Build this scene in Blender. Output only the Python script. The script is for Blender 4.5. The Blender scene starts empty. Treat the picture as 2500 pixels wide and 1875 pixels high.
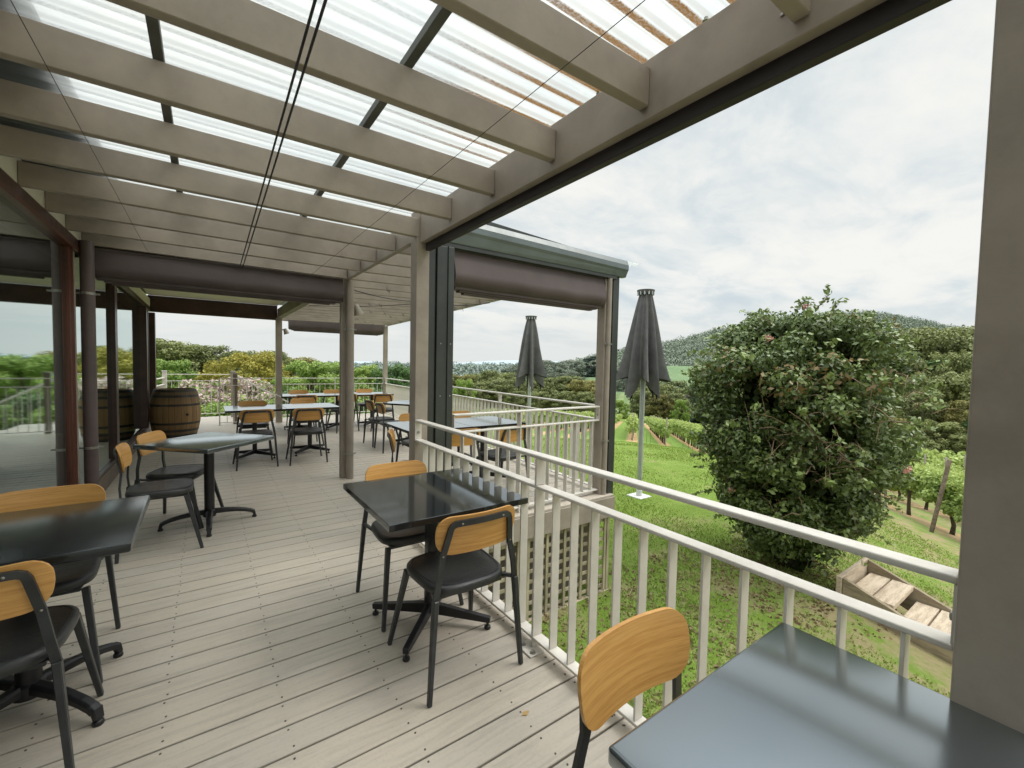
import bpy, bmesh, math, random
import numpy as np
from mathutils import Vector, Matrix

random.seed(7)
RNG = np.random.default_rng(11)
PI = math.pi
scn = bpy.context.scene
COL = scn.collection
rad = math.radians

# ------------------------------------------------------------------ camera
F, PITCH, ROLL, YAW, EYE = 1055.6, .0432, -.0204, -.6162, 1.45
cp, sp, cr, sr = math.cos(PITCH), math.sin(PITCH), math.cos(ROLL), math.sin(ROLL)
_f = (0, cp, -sp); _d = (0, -sp, -cp)
_r2 = (cr, sr * _d[1], sr * _d[2]); _d2 = (-sr, cr * _d[1], cr * _d[2])
def lev2w(v):
    cy, sy = math.cos(YAW), math.sin(YAW)
    return Vector((cy * v[0] - sy * v[1], sy * v[0] + cy * v[1], v[2]))
RIGHT, DOWN, FWD = lev2w(_r2), lev2w(_d2), lev2w(_f)
cam_data = bpy.data.cameras.new('camera')
cam = bpy.data.objects.new('camera', cam_data)
COL.objects.link(cam)
cam_data.sensor_width = 36
cam_data.lens = 36 * F / 2500
cam_data.clip_start = .05
cam_data.clip_end = 20000
M = Matrix((RIGHT, -DOWN, -FWD)).transposed().to_4x4()
M.translation = (0, 0, EYE)
cam.matrix_world = M
scn.camera = cam

def at(u, v, d):
    """survey helper: bearing read off the photograph (2212 px wide) and a distance -> world point"""
    k = 2500 / 2212
    return Vector((0, 0, EYE)) + d * (FWD + RIGHT * ((u * k - 1250) / F) + DOWN * ((v * k - 937.5) / F))

# ------------------------------------------------------------------ helpers
def tag(o, label=None, cat=None, group=None, kind=None):
    if label: o['label'] = label
    if cat: o['category'] = cat
    if group: o['group'] = group
    if kind: o['kind'] = kind
    return o

def empty(name, loc=(0, 0, 0), rz=0, label=None, cat=None, group=None):
    o = bpy.data.objects.new(name, None)
    o.empty_display_size = .1
    COL.objects.link(o)
    o.location = loc
    o.rotation_euler = (0, 0, rz)
    return tag(o, label, cat, group)

def link(name, me, mat, parent=None):
    o = bpy.data.objects.new(name, me)
    COL.objects.link(o)
    if mat is not None and not me.materials:
        me.materials.append(mat)
    if parent is not None:
        o.parent = parent
    return o

def copy_tree(o, parent=None):
    c = o.copy()
    COL.objects.link(c)
    if parent is not None:
        c.parent = parent
    for ch in list(o.children):
        copy_tree(ch, c)
    return c

class MB:
    """collects shapes and links them as ONE mesh object"""
    def __init__(s):
        s.v = []; s.f = []
    def add(s, vs, fs):
        n = len(s.v)
        s.v += [tuple(p) for p in vs]
        s.f += [tuple(i + n for i in f) for f in fs]
        return s
    def box(s, x0, x1, y0, y1, z0, z1):
        vs = [(x, y, z) for z in (z0, z1) for y in (y0, y1) for x in (x0, x1)]
        return s.add(vs, [(0, 2, 3, 1), (4, 5, 7, 6), (0, 1, 5, 4), (2, 6, 7, 3), (0, 4, 6, 2), (1, 3, 7, 5)])
    def bar(s, p0, p1, w, h, up=(0, 0, 1), w1=None, h1=None):
        """rectangular bar from p0 to p1; w across, h along the up hint"""
        p0, p1 = Vector(p0), Vector(p1)
        t = (p1 - p0).normalized()
        side = t.cross(Vector(up))
        if side.length < 1e-4: side = t.cross(Vector((1, 0, 0)))
        side.normalize()
        u = side.cross(t)
        w1 = w if w1 is None else w1; h1 = h if h1 is None else h1
        vs = []
        for p, a, b in ((p0, w, h), (p1, w1, h1)):
            for i, j in ((-1, -1), (1, -1), (1, 1), (-1, 1)):
                vs.append(p + side * (i * a / 2) + u * (j * b / 2))
        return s.add(vs, [(0, 1, 2, 3), (7, 6, 5, 4), (0, 4, 5, 1), (1, 5, 6, 2), (2, 6, 7, 3), (3, 7, 4, 0)])
    def sweep(s, pts, prof, up=(0, 0, 1), scale=None, caps=True):
        """profile (list of (side, up) offsets) swept along a polyline"""
        pts = [Vector(p) for p in pts]
        n = len(prof); base = len(s.v)
        for i, p in enumerate(pts):
            a = pts[max(i - 1, 0)]; b = pts[min(i + 1, len(pts) - 1)]
            t = (b - a).normalized()
            side = t.cross(Vector(up))
            if side.length < 1e-4: side = Vector((1, 0, 0))
            side.normalize(); u = side.cross(t)
            k = 1 if scale is None else scale[i]
            for (q, r) in prof:
                s.v.append(tuple(p + side * (q * k) + u * (r * k)))
        for i in range(len(pts) - 1):
            for j in range(n):
                k = (j + 1) % n
                s.f.append((base + i * n + j, base + i * n + k, base + (i + 1) * n + k, base + (i + 1) * n + j))
        if caps:
            s.f.append(tuple(base + j for j in range(n))[::-1])
            s.f.append(tuple(base + (len(pts) - 1) * n + j for j in range(n)))
        return s
    def tube(s, pts, r, n=8, scale=None, up=(0.13, .21, .97)):
        prof = [(r * math.cos(2 * PI * j / n), r * math.sin(2 * PI * j / n)) for j in range(n)]
        return s.sweep(pts, prof, up, scale)
    def lathe(s, prof, n=24, c=(0, 0, 0), closed=True):
        """prof list of (r, z)"""
        base = len(s.v)
        for r, z in prof:
            for j in range(n):
                a = 2 * PI * j / n
                s.v.append((c[0] + r * math.cos(a), c[1] + r * math.sin(a), c[2] + z))
        for i in range(len(prof) - 1):
            for j in range(n):
                k = (j + 1) % n
                s.f.append((base + i * n + j, base + i * n + k, base + (i + 1) * n + k, base + (i + 1) * n + j))
        if closed:
            s.f.append(tuple(base + j for j in range(n))[::-1])
            s.f.append(tuple(base + (len(prof) - 1) * n + j for j in range(n)))
        return s
    def mesh(s, name, smooth=False, bevel=0, seg=2):
        me = bpy.data.meshes.new(name)
        bm = bmesh.new()
        vs = [bm.verts.new(p) for p in s.v]
        for f in s.f:
            try: bm.faces.new([vs[i] for i in f])
            except ValueError: pass
        bmesh.ops.recalc_face_normals(bm, faces=bm.faces)
        if bevel:
            ed = [e for e in bm.edges if len(e.link_faces) == 2 and e.calc_face_angle(0) > .5]
            bmesh.ops.bevel(bm, geom=ed, offset=bevel, segments=seg, affect='EDGES', profile=.5)
        bm.to_mesh(me); bm.free()
        if smooth:
            me.polygons.foreach_set('use_smooth', [True] * len(me.polygons))
            try: me.set_sharp_from_angle(angle=rad(40))
            except Exception: pass
        return me
    def build(s, name, mat, parent=None, smooth=False, bevel=0, seg=2):
        return link(name, s.mesh(name, smooth, bevel, seg), mat, parent)

def np_mesh(name, V, Fc, shade=None, smooth=False):
    """mesh from arrays; shade = one value per face stored as attribute 'shade'"""
    me = bpy.data.meshes.new(name)
    V = np.asarray(V, np.float32); Fc = np.asarray(Fc, np.int32)
    k = Fc.shape[1]
    me.vertices.add(len(V)); me.vertices.foreach_set('co', V.ravel())
    me.loops.add(Fc.size); me.loops.foreach_set('vertex_index', Fc.ravel())
    me.polygons.add(len(Fc))
    me.polygons.foreach_set('loop_start', np.arange(0, Fc.size, k, dtype=np.int32))
    me.update(calc_edges=True)
    if shade is not None:
        a = me.attributes.new('shade', 'FLOAT', 'FACE')
        a.data.foreach_set('value', np.asarray(shade, np.float32))
    if smooth:
        me.polygons.foreach_set('use_smooth', [True] * len(Fc))
    me.validate()
    return me

# ------------------------------------------------------------------ materials
def new_mat(name):
    m = bpy.data.materials.new(name)
    m.use_nodes = True
    return m, m.node_tree, m.node_tree.nodes['Principled BSDF']
def nd(nt, t, **kw):
    n = nt.nodes.new(t)
    for k, v in kw.items():
        if k in n.inputs: n.inputs[k].default_value = v
        else: setattr(n, k, v)
    return n
def lk(nt, a, b): nt.links.new(a, b)
def mixc(nt, fac, a, b):
    n = nt.nodes.new('ShaderNodeMix'); n.data_type = 'RGBA'
    for i, v in ((0, fac), (6, a), (7, b)):
        if hasattr(v, 'is_output') or hasattr(v, 'links'): lk(nt, v, n.inputs[i])
        elif i == 0: n.inputs[0].default_value = v
        else: n.inputs[i].default_value = (*v, 1) if len(v) == 3 else v
    return n.outputs[2]
def mth(nt, op, a, b=None, c=None, clamp=False):
    n = nt.nodes.new('ShaderNodeMath'); n.operation = op; n.use_clamp = clamp
    for i, v in enumerate((a, b, c)):
        if v is None: continue
        if hasattr(v, 'links'): lk(nt, v, n.inputs[i])
        else: n.inputs[i].default_value = v
    return n.outputs[0]
def sstep(nt, x, lo, hi):
    n = nt.nodes.new('ShaderNodeMapRange'); n.interpolation_type = 'SMOOTHSTEP'
    lk(nt, x, n.inputs[0]); n.inputs[1].default_value = lo; n.inputs[2].default_value = hi
    return n.outputs[0]
def noise(nt, vec, scale, detail=4, rough=.55, dist=0):
    n = nt.nodes.new('ShaderNodeTexNoise')
    n.inputs['Scale'].default_value = scale; n.inputs['Detail'].default_value = detail
    n.inputs['Roughness'].default_value = rough; n.inputs['Distortion'].default_value = dist
    if vec is not None: lk(nt, vec, n.inputs['Vector'])
    return n.outputs['Fac']
def objco(nt, scale=None):
    t = nt.nodes.new('ShaderNodeTexCoord')
    if scale is None: return t.outputs['Object']
    m = nt.nodes.new('ShaderNodeMapping'); m.inputs['Scale'].default_value = scale
    lk(nt, t.outputs['Object'], m.inputs['Vector'])
    return m.outputs['Vector']
def bump(nt, bsdf, h, strength=.2, dist=.01):
    b = nt.nodes.new('ShaderNodeBump'); b.inputs['Strength'].default_value = strength; b.inputs['Distance'].default_value = dist
    lk(nt, h, b.inputs['Height']); lk(nt, b.outputs['Normal'], bsdf.inputs['Normal'])

def paint(name, c, rough=.5, var=.12, scale=6, spec=.5, metal=0, bmp=.05, streak=None):
    """painted / metal / plastic surface with mottling so nothing is perfectly flat"""
    m, nt, b = new_mat(name)
    co = objco(nt, streak)
    f = noise(nt, co, scale, 6, .65)
    lo = tuple(x * (1 - var * 1.6) for x in c); hi = tuple(min(1, x * (1 + var)) for x in c)
    lk(nt, mixc(nt, sstep(nt, f, .3, .7), lo, hi), b.inputs['Base Color'])
    r = mth(nt, 'MULTIPLY_ADD', noise(nt, co, scale * 4, 3), .25, rough - .12)
    lk(nt, r, b.inputs['Roughness'])
    b.inputs['Specular IOR Level'].default_value = spec
    b.inputs['Metallic'].default_value = metal
    if bmp: bump(nt, b, noise(nt, objco(nt), 90, 3), bmp, .004)
    return m

def wood(name, c, dark, rough=.42, grain=(3, 40, 40), seed=0):
    m, nt, b = new_mat(name)
    oi = nt.nodes.new('ShaderNodeObjectInfo')
    mp = nt.nodes.new('ShaderNodeMapping'); mp.inputs['Scale'].default_value = grain
    t = nt.nodes.new('ShaderNodeTexCoord'); lk(nt, t.outputs['Object'], mp.inputs['Vector'])
    cmb = nt.nodes.new('ShaderNodeCombineXYZ')
    for i in range(3): lk(nt, mth(nt, 'MULTIPLY', oi.outputs['Random'], 37.0 + 11 * i), cmb.inputs[i])
    lk(nt, cmb.outputs[0], mp.inputs['Location'])
    n1 = noise(nt, mp.outputs[0], 1.0, 6, .6, .25)
    n2 = noise(nt, mp.outputs[0], 5.0, 3, .6, .2)
    f = mth(nt, 'MULTIPLY_ADD', n2, .45, mth(nt, 'MULTIPLY', n1, .75))
    lk(nt, mixc(nt, sstep(nt, f, .42, .8), c, dark), b.inputs['Base Color'])
    b.inputs['Roughness'].default_value = rough
    b.inputs['Specular IOR Level'].default_value = .5
    bump(nt, b, n2, .06, .003)
    return m

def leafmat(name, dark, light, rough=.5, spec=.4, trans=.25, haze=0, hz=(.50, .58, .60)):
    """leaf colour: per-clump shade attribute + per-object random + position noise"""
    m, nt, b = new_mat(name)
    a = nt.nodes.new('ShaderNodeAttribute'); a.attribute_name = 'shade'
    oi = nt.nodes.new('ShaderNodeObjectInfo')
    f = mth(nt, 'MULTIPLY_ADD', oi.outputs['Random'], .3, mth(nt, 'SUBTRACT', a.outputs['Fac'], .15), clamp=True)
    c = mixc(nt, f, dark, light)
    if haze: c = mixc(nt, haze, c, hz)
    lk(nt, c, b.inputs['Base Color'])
    b.inputs['Roughness'].default_value = rough
    b.inputs['Specular IOR Level'].default_value = spec
    if trans:
        tr = nt.nodes.new('ShaderNodeBsdfTranslucent'); lk(nt, c, tr.inputs['Color'])
        mx = nt.nodes.new('ShaderNodeMixShader'); mx.inputs[0].default_value = trans
        out = nt.nodes['Material Output']
        lk(nt, b.outputs[0], mx.inputs[1]); lk(nt, tr.outputs[0], mx.inputs[2]); lk(nt, mx.outputs[0], out.inputs['Surface'])
    return m

MT = {}
MT['beige'] = paint('beige_paint', (.33, .282, .234), .55, .12, 3)
MT['beige_dark'] = paint('taupe_paint', (.21, .172, .14), .6, .1, 3)
MT['rail'] = paint('rail_paint', (.66, .625, .565), .42, .07, 5, bmp=.03)
MT['charcoal'] = paint('charcoal_track', (.040, .046, .043), .4, .15, 4)
MT['gutter'] = paint('blue_grey_gutter', (.13, .16, .165), .35, .12, 3, spec=.6)
MT['blind'] = paint('brown_blind_cloth', (.105, .083, .081), .62, .1, 3, spec=.3, bmp=.15)
MT['black'] = paint('shade_and_fitting_black', (.012, .011, .012), .6, .1, 3)  # stands in for shade in gaps; also colours small black fittings
MT['pelmet'] = paint('dark_purple_pelmet', (.035, .029, .030), .6, .2, 3)
MT['frame_brown'] = paint('brown_window_frame', (.062, .030, .024), .35, .2, 4, spec=.5)
MT['frame_red'] = wood('red_brown_timber', (.13, .036, .018), (.05, .014, .008), .35, (40, 40, 2))
MT['sill'] = paint('taupe_sill', (.14, .105, .075), .55, .12, 5)
MT['pipe'] = paint('mauve_downpipe', (.115, .085, .082), .45, .1, 5)
MT['cream'] = paint('cream_ceiling', (.62, .58, .46), .6, .05, 2)
MT['steel'] = paint('dull_steel', (.38, .37, .34), .35, .15, 20, metal=.8)
MT['purlin'] = paint('green_grey_batten', (.095, .10, .085), .6, .2, 6)
MT['cord'] = paint('black_cord', (.02, .02, .025), .6, .1, 9, bmp=0)
MT['chair_metal'] = paint('gunmetal_frame', (.045, .048, .05), .42, .15, 12, spec=.5, metal=.25)
MT['vinyl'] = paint('black_vinyl', (.030, .031, .031), .40, .15, 9, spec=.55, bmp=.25)
MT['oak'] = wood('oak_ply', (.72, .40, .125), (.54, .26, .065), .36, (3, 2, 80))
MT['ply'] = paint('ply_edge', (.52, .30, .11), .5, .2, 30)
MT['table_black'] = paint('black_table_base', (.014, .014, .016), .38, .2, 10, spec=.5)
MT['lamp'] = paint('floodlight_shell', (.30, .27, .22), .4, .1, 8)
MT['umbrella'] = paint('grey_umbrella_cloth', (.135, .133, .131), .8, .12, 6, spec=.2, bmp=.3)
MT['umb_pole'] = paint('pale_aluminium', (.50, .53, .54), .32, .08, 4, metal=.35)
MT['white_plate'] = paint('white_base_plate', (.7, .7, .68), .5, .1, 6)
MT['hoop'] = paint('barrel_hoop', (.075, .07, .062), .5, .3, 8, metal=.5)
MT['trunk'] = paint('bark', (.075, .058, .042), .85, .35, 14, spec=.2, bmp=.5)
MT['gumtrunk'] = paint('pale_bark', (.30, .26, .21), .8, .35, 3, spec=.2, bmp=.3)
MT['lattice'] = paint('treated_lattice', (.42, .37, .25), .75, .3, 9, spec=.2, streak=(1, 1, .15))
MT['vpost'] = paint('weathered_post', (.33, .29, .24), .85, .25, 12, spec=.2, bmp=.4)
MT['wire'] = paint('trellis_wire', (.30, .30, .30), .4, .1, 5, metal=.7, bmp=0)
MT['dark'] = paint('dark_interior', (.016, .018, .02), .8, .2, 2, spec=.2, bmp=0)
MT['dark_floor'] = paint('dark_interior_floor', (.05, .048, .044), .5, .2, 2, bmp=0)
MT['flower'] = paint('pink_flower', (.72, .32, .27), .6, .25, 12, bmp=0)
MT['twig'] = paint('dry_twig', (.27, .185, .12), .8, .3, 9, bmp=0)

def tabletop_mat(name, c, rough, k0, k1, pw):
    m, nt, b = new_mat(name)
    co = objco(nt)
    f = noise(nt, co, 5, 6, .7)
    lk(nt, mixc(nt, sstep(nt, f, .3, .75), tuple(x * .92 for x in c), tuple(x * 1.1 for x in c)), b.inputs['Base Color'])
    r = mth(nt, 'MULTIPLY_ADD', noise(nt, co, 3, 3, .6), .05, rough - .025)
    lk(nt, r, b.inputs['Roughness'])
    # laminate clear coat: reflection grows toward grazing view
    b.inputs['Specular IOR Level'].default_value = .2
    lw = nt.nodes.new('ShaderNodeLayerWeight'); lw.inputs['Blend'].default_value = .5
    fac = mth(nt, 'MULTIPLY_ADD', mth(nt, 'POWER', lw.outputs['Facing'], pw), k1, k0)
    gl = nt.nodes.new('ShaderNodeBsdfGlossy'); lk(nt, r, gl.inputs['Roughness']); gl.inputs['Color'].default_value = (.86, .95, 1, 1)
    mx = nt.nodes.new('ShaderNodeMixShader'); lk(nt, fac, mx.inputs[0]); lk(nt, b.outputs[0], mx.inputs[1]); lk(nt, gl.outputs[0], mx.inputs[2])
    lk(nt, mx.outputs[0], nt.nodes['Material Output'].inputs['Surface'])
    return m
MT['top_black'] = tabletop_mat('black_laminate', (.013, .014, .015), .09, .03, .62, 3.4)
MT['top_satin'] = tabletop_mat('satin_black_laminate', (.016, .018, .019), .22, .03, .45, 3.0)
MT['top_slate'] = tabletop_mat('slate_laminate', (.024, .029, .033), .20, .17, .74, 2.2)

# decking: one hue per board, weathered along the grain
BP, B0 = .1447, 1.135
def deck_mat():
    m, nt, b = new_mat('composite_deck_board')
    t = nt.nodes.new('ShaderNodeTexCoord')
    sx = nt.nodes.new('ShaderNodeSeparateXYZ'); lk(nt, t.outputs['Object'], sx.inputs[0])
    k = mth(nt, 'FLOOR', mth(nt, 'DIVIDE', mth(nt, 'SUBTRACT', sx.outputs['Y'], B0), BP))
    wn = nt.nodes.new('ShaderNodeTexWhiteNoise'); wn.noise_dimensions = '1D'; lk(nt, k, wn.inputs['W'])
    mp = nt.nodes.new('ShaderNodeMapping'); mp.inputs['Scale'].default_value = (1.2, 14, 1); lk(nt, t.outputs['Object'], mp.inputs['Vector'])
    grain = noise(nt, mp.outputs[0], 2.2, 8, .7, .6)
    blot = noise(nt, t.outputs['Object'], 2.6, 5, .65)
    base = mixc(nt, wn.outputs['Value'], (.51, .46, .39), (.55, .485, .40))
    base = mixc(nt, mth(nt, 'MULTIPLY', sstep(nt, grain, .42, .72), .62), base, (.345, .315, .27))
    base = mixc(nt, mth(nt, 'MULTIPLY', sstep(nt, blot, .5, .78), .55), base, (.56, .52, .455))
    fine = noise(nt, t.outputs['Object'], 70, 3, .6)
    base = mixc(nt, mth(nt, 'MULTIPLY', sstep(nt, fine, .5, .8), .3), base, (.28, .255, .215))
    mps = nt.nodes.new('ShaderNodeMapping'); mps.inputs['Scale'].default_value = (2.2, 30, 1); lk(nt, t.outputs['Object'], mps.inputs['Vector'])
    scuff = noise(nt, mps.outputs[0], 3.0, 7, .75, 1.2)
    base = mixc(nt, mth(nt, 'MULTIPLY', sstep(nt, scuff, .56, .72), .42), base, (.235, .225, .20))
    stain = noise(nt, t.outputs['Object'], .9, 6, .7, .5)
    base = mixc(nt, mth(nt, 'MULTIPLY', sstep(nt, stain, .55, .75), .22), base, (.30, .275, .23))
    # darker along both edges of every board
    fe = mth(nt, 'ABSOLUTE', mth(nt, 'SUBTRACT', mth(nt, 'FRACT', mth(nt, 'DIVIDE', mth(nt, 'SUBTRACT', sx.outputs['Y'], B0 - .00425), BP)), .5))
    base = mixc(nt, mth(nt, 'MULTIPLY', sstep(nt, fe, .43, .48), .35), base, (.25, .225, .185))
    lk(nt, base, b.inputs['Base Color'])
    lk(nt, mth(nt, 'MULTIPLY_ADD', blot, .2, .36), b.inputs['Roughness'])
    mp2 = nt.nodes.new('ShaderNodeMapping'); mp2.inputs['Scale'].default_value = (3, 160, 1); lk(nt, t.outputs['Object'], mp2.inputs['Vector'])
    bump(nt, b, noise(nt, mp2.outputs[0], 1, 3, .6), .25, .004)
    return m
MT['deck'] = deck_mat()
MT['screw'] = paint('deck_screw', (.10, .085, .07), .5, .2, 20, metal=.3, bmp=0)

def sheet_mat(name, dirty):
    """corrugated clear polycarbonate roofing, dirt along the valleys, refraction shading painted on the slopes, rusty silt toward the eave"""
    m, nt, b = new_mat(name)
    nt.nodes.remove(b)
    t = nt.nodes.new('ShaderNodeTexCoord')
    sx = nt.nodes.new('ShaderNodeSeparateXYZ'); lk(nt, t.outputs['Object'], sx.inputs[0])
    ph = mth(nt, 'SINE', mth(nt, 'MULTIPLY', sx.outputs['Y'], 2 * PI / SHEET_P))
    valley = sstep(nt, mth(nt, 'MULTIPLY', ph, -1.0), .55, .95)
    mp = nt.nodes.new('ShaderNodeMapping'); mp.inputs['Scale'].default_value = (1.5, 10, 1); lk(nt, t.outputs['Object'], mp.inputs['Vector'])
    slope_shade = sstep(nt, mth(nt, 'ABSOLUTE', mth(nt, 'COSINE', mth(nt, 'MULTIPLY', sx.outputs['Y'], 2 * PI / SHEET_P))), .80, 1.0)  # grey lines painted on the steep flanks in place of refraction shading
    n1 = noise(nt, mp.outputs[0], 2.5, 6, .7)
    grit = noise(nt, t.outputs['Object'], 120, 2, .6)
    speck = mth(nt, 'MULTIPLY', valley, sstep(nt, mth(nt, 'ADD', grit, mth(nt, 'MULTIPLY', n1, .6)), .55, .95))
    tr = nt.nodes.new('ShaderNodeBsdfTransparent'); tr.inputs['Color'].default_value = (.83, .835, .81, 1)
    tl = nt.nodes.new('ShaderNodeBsdfTranslucent'); tl.inputs['Color'].default_value = (.72, .74, .72, 1)
    gl = nt.nodes.new('ShaderNodeBsdfGlossy'); gl.inputs['Roughness'].default_value = .15; gl.inputs['Color'].default_value = (.8, .85, .88, 1)
    m1 = nt.nodes.new('ShaderNodeMixShader'); lk(nt, mth(nt, 'MULTIPLY_ADD', n1, .35, .22), m1.inputs[0])
    lk(nt, tr.outputs[0], m1.inputs[1]); lk(nt, tl.outputs[0], m1.inputs[2])
    m2 = nt.nodes.new('ShaderNodeMixShader'); m2.inputs[0].default_value = .06
    lk(nt, m1.outputs[0], m2.inputs[1]); lk(nt, gl.outputs[0], m2.inputs[2])
    dd = nt.nodes.new('ShaderNodeBsdfDiffuse'); dt = nt.nodes.new('ShaderNodeBsdfTranslucent')
    east = sstep(nt, sx.outputs['X'], .55, 1.25)
    near = mth(nt, 'SUBTRACT', 1.0, sstep(nt, sx.outputs['Y'], 1.6, 3.0))
    rust = mth(nt, 'MULTIPLY', east, mth(nt, 'MULTIPLY_ADD', near, .80, .20))
    dc = mixc(nt, rust, (.26, .27, .28), (.25, .135, .05))
    lk(nt, dc, dd.inputs['Color']); lk(nt, dc, dt.inputs['Color'])
    md = nt.nodes.new('ShaderNodeMixShader'); md.inputs[0].default_value = .5
    lk(nt, dd.outputs[0], md.inputs[1]); lk(nt, dt.outputs[0], md.inputs[2])
    amt = mth(nt, 'MULTIPLY', speck, mth(nt, 'MULTIPLY_ADD', rust, .95, .55), clamp=True)
    amt2 = mth(nt, 'MULTIPLY', valley, mth(nt, 'MULTIPLY_ADD', rust, .50, .36))
    amt = mth(nt, 'MAXIMUM', amt, mth(nt, 'MAXIMUM', amt2, mth(nt, 'MULTIPLY', slope_shade, .22)))
    if not dirty: amt = mth(nt, 'MULTIPLY', amt, .5)
    m3 = nt.nodes.new('ShaderNodeMixShader'); lk(nt, amt, m3.inputs[0])
    lk(nt, m2.outputs[0], m3.inputs[1]); lk(nt, md.outputs[0], m3.inputs[2])
    lk(nt, m3.outputs[0], nt.nodes['Material Output'].inputs['Surface'])
    return m
SHEET_P = .118
MT['sheet'] = sheet_mat('corrugated_polycarbonate', True)
MT['sheet2'] = sheet_mat('corrugated_polycarbonate_clean', False)

def glass_mat():
    m, nt, b = new_mat('dark_window_glass')
    nt.nodes.remove(b)
    lw = nt.nodes.new('ShaderNodeLayerWeight'); lw.inputs['Blend'].default_value = .5
    tr = nt.nodes.new('ShaderNodeBsdfTransparent'); tr.inputs['Color'].default_value = (.45, .52, .52, 1)
    gl = nt.nodes.new('ShaderNodeBsdfGlossy'); gl.inputs['Roughness'].default_value = .032
    gl.inputs['Color'].default_value = (.84, .94, .92, 1)
    mx = nt.nodes.new('ShaderNodeMixShader'); lk(nt, mth(nt, 'MULTIPLY_ADD', mth(nt, 'POWER', lw.outputs['Facing'], 1.2), .70, .24), mx.inputs[0])
    lk(nt, tr.outputs[0], mx.inputs[1]); lk(nt, gl.outputs[0], mx.inputs[2])
    lk(nt, mx.outputs[0], nt.nodes['Material Output'].inputs['Surface'])
    return m
MT['glass'] = glass_mat()

# ------------------------------------------------------------------ sky and sun
SUN_EL, SUN_AZ = 55, 118       # azimuth measured from +Y toward +X
world = bpy.data.worlds.new('World'); scn.world = world
world.use_nodes = True
nt = world.node_tree
bg = nt.nodes['Background']; bg.inputs['Strength'].default_value = .1
sky = nt.nodes.new('ShaderNodeTexSky'); sky.sky_type = 'NISHITA'; sky.sun_disc = False
sky.sun_elevation = rad(SUN_EL); sky.sun_rotation = rad(SUN_AZ); sky.dust_density = 2.0
tc = nt.nodes.new('ShaderNodeTexCoord')
sx = nt.nodes.new('ShaderNodeSeparateXYZ'); lk(nt, tc.outputs['Generated'], sx.inputs[0])
zz = mth(nt, 'ADD', mth(nt, 'MAXIMUM', sx.outputs['Z'], 0.0), .16)
cb = nt.nodes.new('ShaderNodeCombineXYZ')
lk(nt, mth(nt, 'DIVIDE', sx.outputs['X'], zz), cb.inputs[0]); lk(nt, mth(nt, 'DIVIDE', sx.outputs['Y'], zz), cb.inputs[1])
mpw = nt.nodes.new('ShaderNodeMapping'); mpw.inputs['Scale'].default_value = (1.0, 1.5, 1); mpw.inputs['Rotation'].default_value = (0, 0, rad(-25))
lk(nt, cb.outputs[0], mpw.inputs['Vector'])
c1 = noise(nt, mpw.outputs[0], 1.9, 9, .58, .5)
c2 = noise(nt, mpw.outputs[0], .55, 5, .5, .3)
c3 = noise(nt, mpw.outputs[0], 5.5, 6, .6, .4)
cl = mth(nt, 'ADD', mth(nt, 'MULTIPLY', c1, .6), mth(nt, 'MULTIPLY', c2, .55))
bright = sstep(nt, mth(nt, 'MULTIPLY_ADD', c3, .18, cl), .54, .80)
cover = sstep(nt, cl, .36, .56)
cloud = mixc(nt, bright, (7.15, 7.75, 7.95), (9.35, 9.35, 8.95))
blue = mixc(nt, .55, sky.outputs[0], (5.6, 7.0, 7.9))
colr = mixc(nt, mth(nt, 'MULTIPLY_ADD', cover, .45, .52), blue, cloud)
lowh = sstep(nt, sx.outputs['Z'], .0, .16)
colr = mixc(nt, lowh, (7.75, 8.05, 7.9), colr)
# an overcast sky is brightest overhead
zen = mth(nt, 'MULTIPLY_ADD', sstep(nt, sx.outputs['Z'], .50, .98), 3.0, 1.0)
vm = nt.nodes.new('ShaderNodeVectorMath'); vm.operation = 'SCALE'
lk(nt, colr, vm.inputs[0]); lk(nt, zen, vm.inputs['Scale'])
lk(nt, vm.outputs[0], bg.inputs['Color'])

sun_d = bpy.data.lights.new('sun', 'SUN'); sun_d.energy = 1.5; sun_d.angle = rad(25); sun_d.color = (1, .96, .9)
sun = bpy.data.objects.new('sun', sun_d); COL.objects.link(sun)
sv = Vector((math.sin(rad(SUN_AZ)) * math.cos(rad(SUN_EL)), math.cos(rad(SUN_AZ)) * math.cos(rad(SUN_EL)), math.sin(rad(SUN_EL))))
sun.rotation_euler = sv.to_track_quat('Z', 'Y').to_euler()
sun.location = sv * 60

# ------------------------------------------------------------------ terrain
RH = np.array((.778, .628)); PH = np.array((.628, -.778))   # along and across the vine rows
ROW = 2.95
def ss(x, a, b):
    t = np.clip((x - a) / (b - a), 0, 1); return t * t * (3 - 2 * t)
def ground(x, y):
    x = np.asarray(x, float); y = np.asarray(y, float)
    u = RH[0] * x + RH[1] * y; v = PH[0] * x + PH[1] * y
    t = ss(u, 8, 36)
    lat = np.clip(.28 * (v - 2), 0, 2.6) + np.clip(.10 * (v - 11), 0, 3)
    lawn = -1.1 - lat
    vine = -1.22 - .098 * np.clip(u, 0, 165) - .1 * np.clip(v, 0, 14)
    z = lawn * (1 - t) + vine * t
    z = z - .9 * ss(y, 13.5, 26) * (1 - t) 
    return z
def g1(x, y): return float(ground(x, y))

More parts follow.
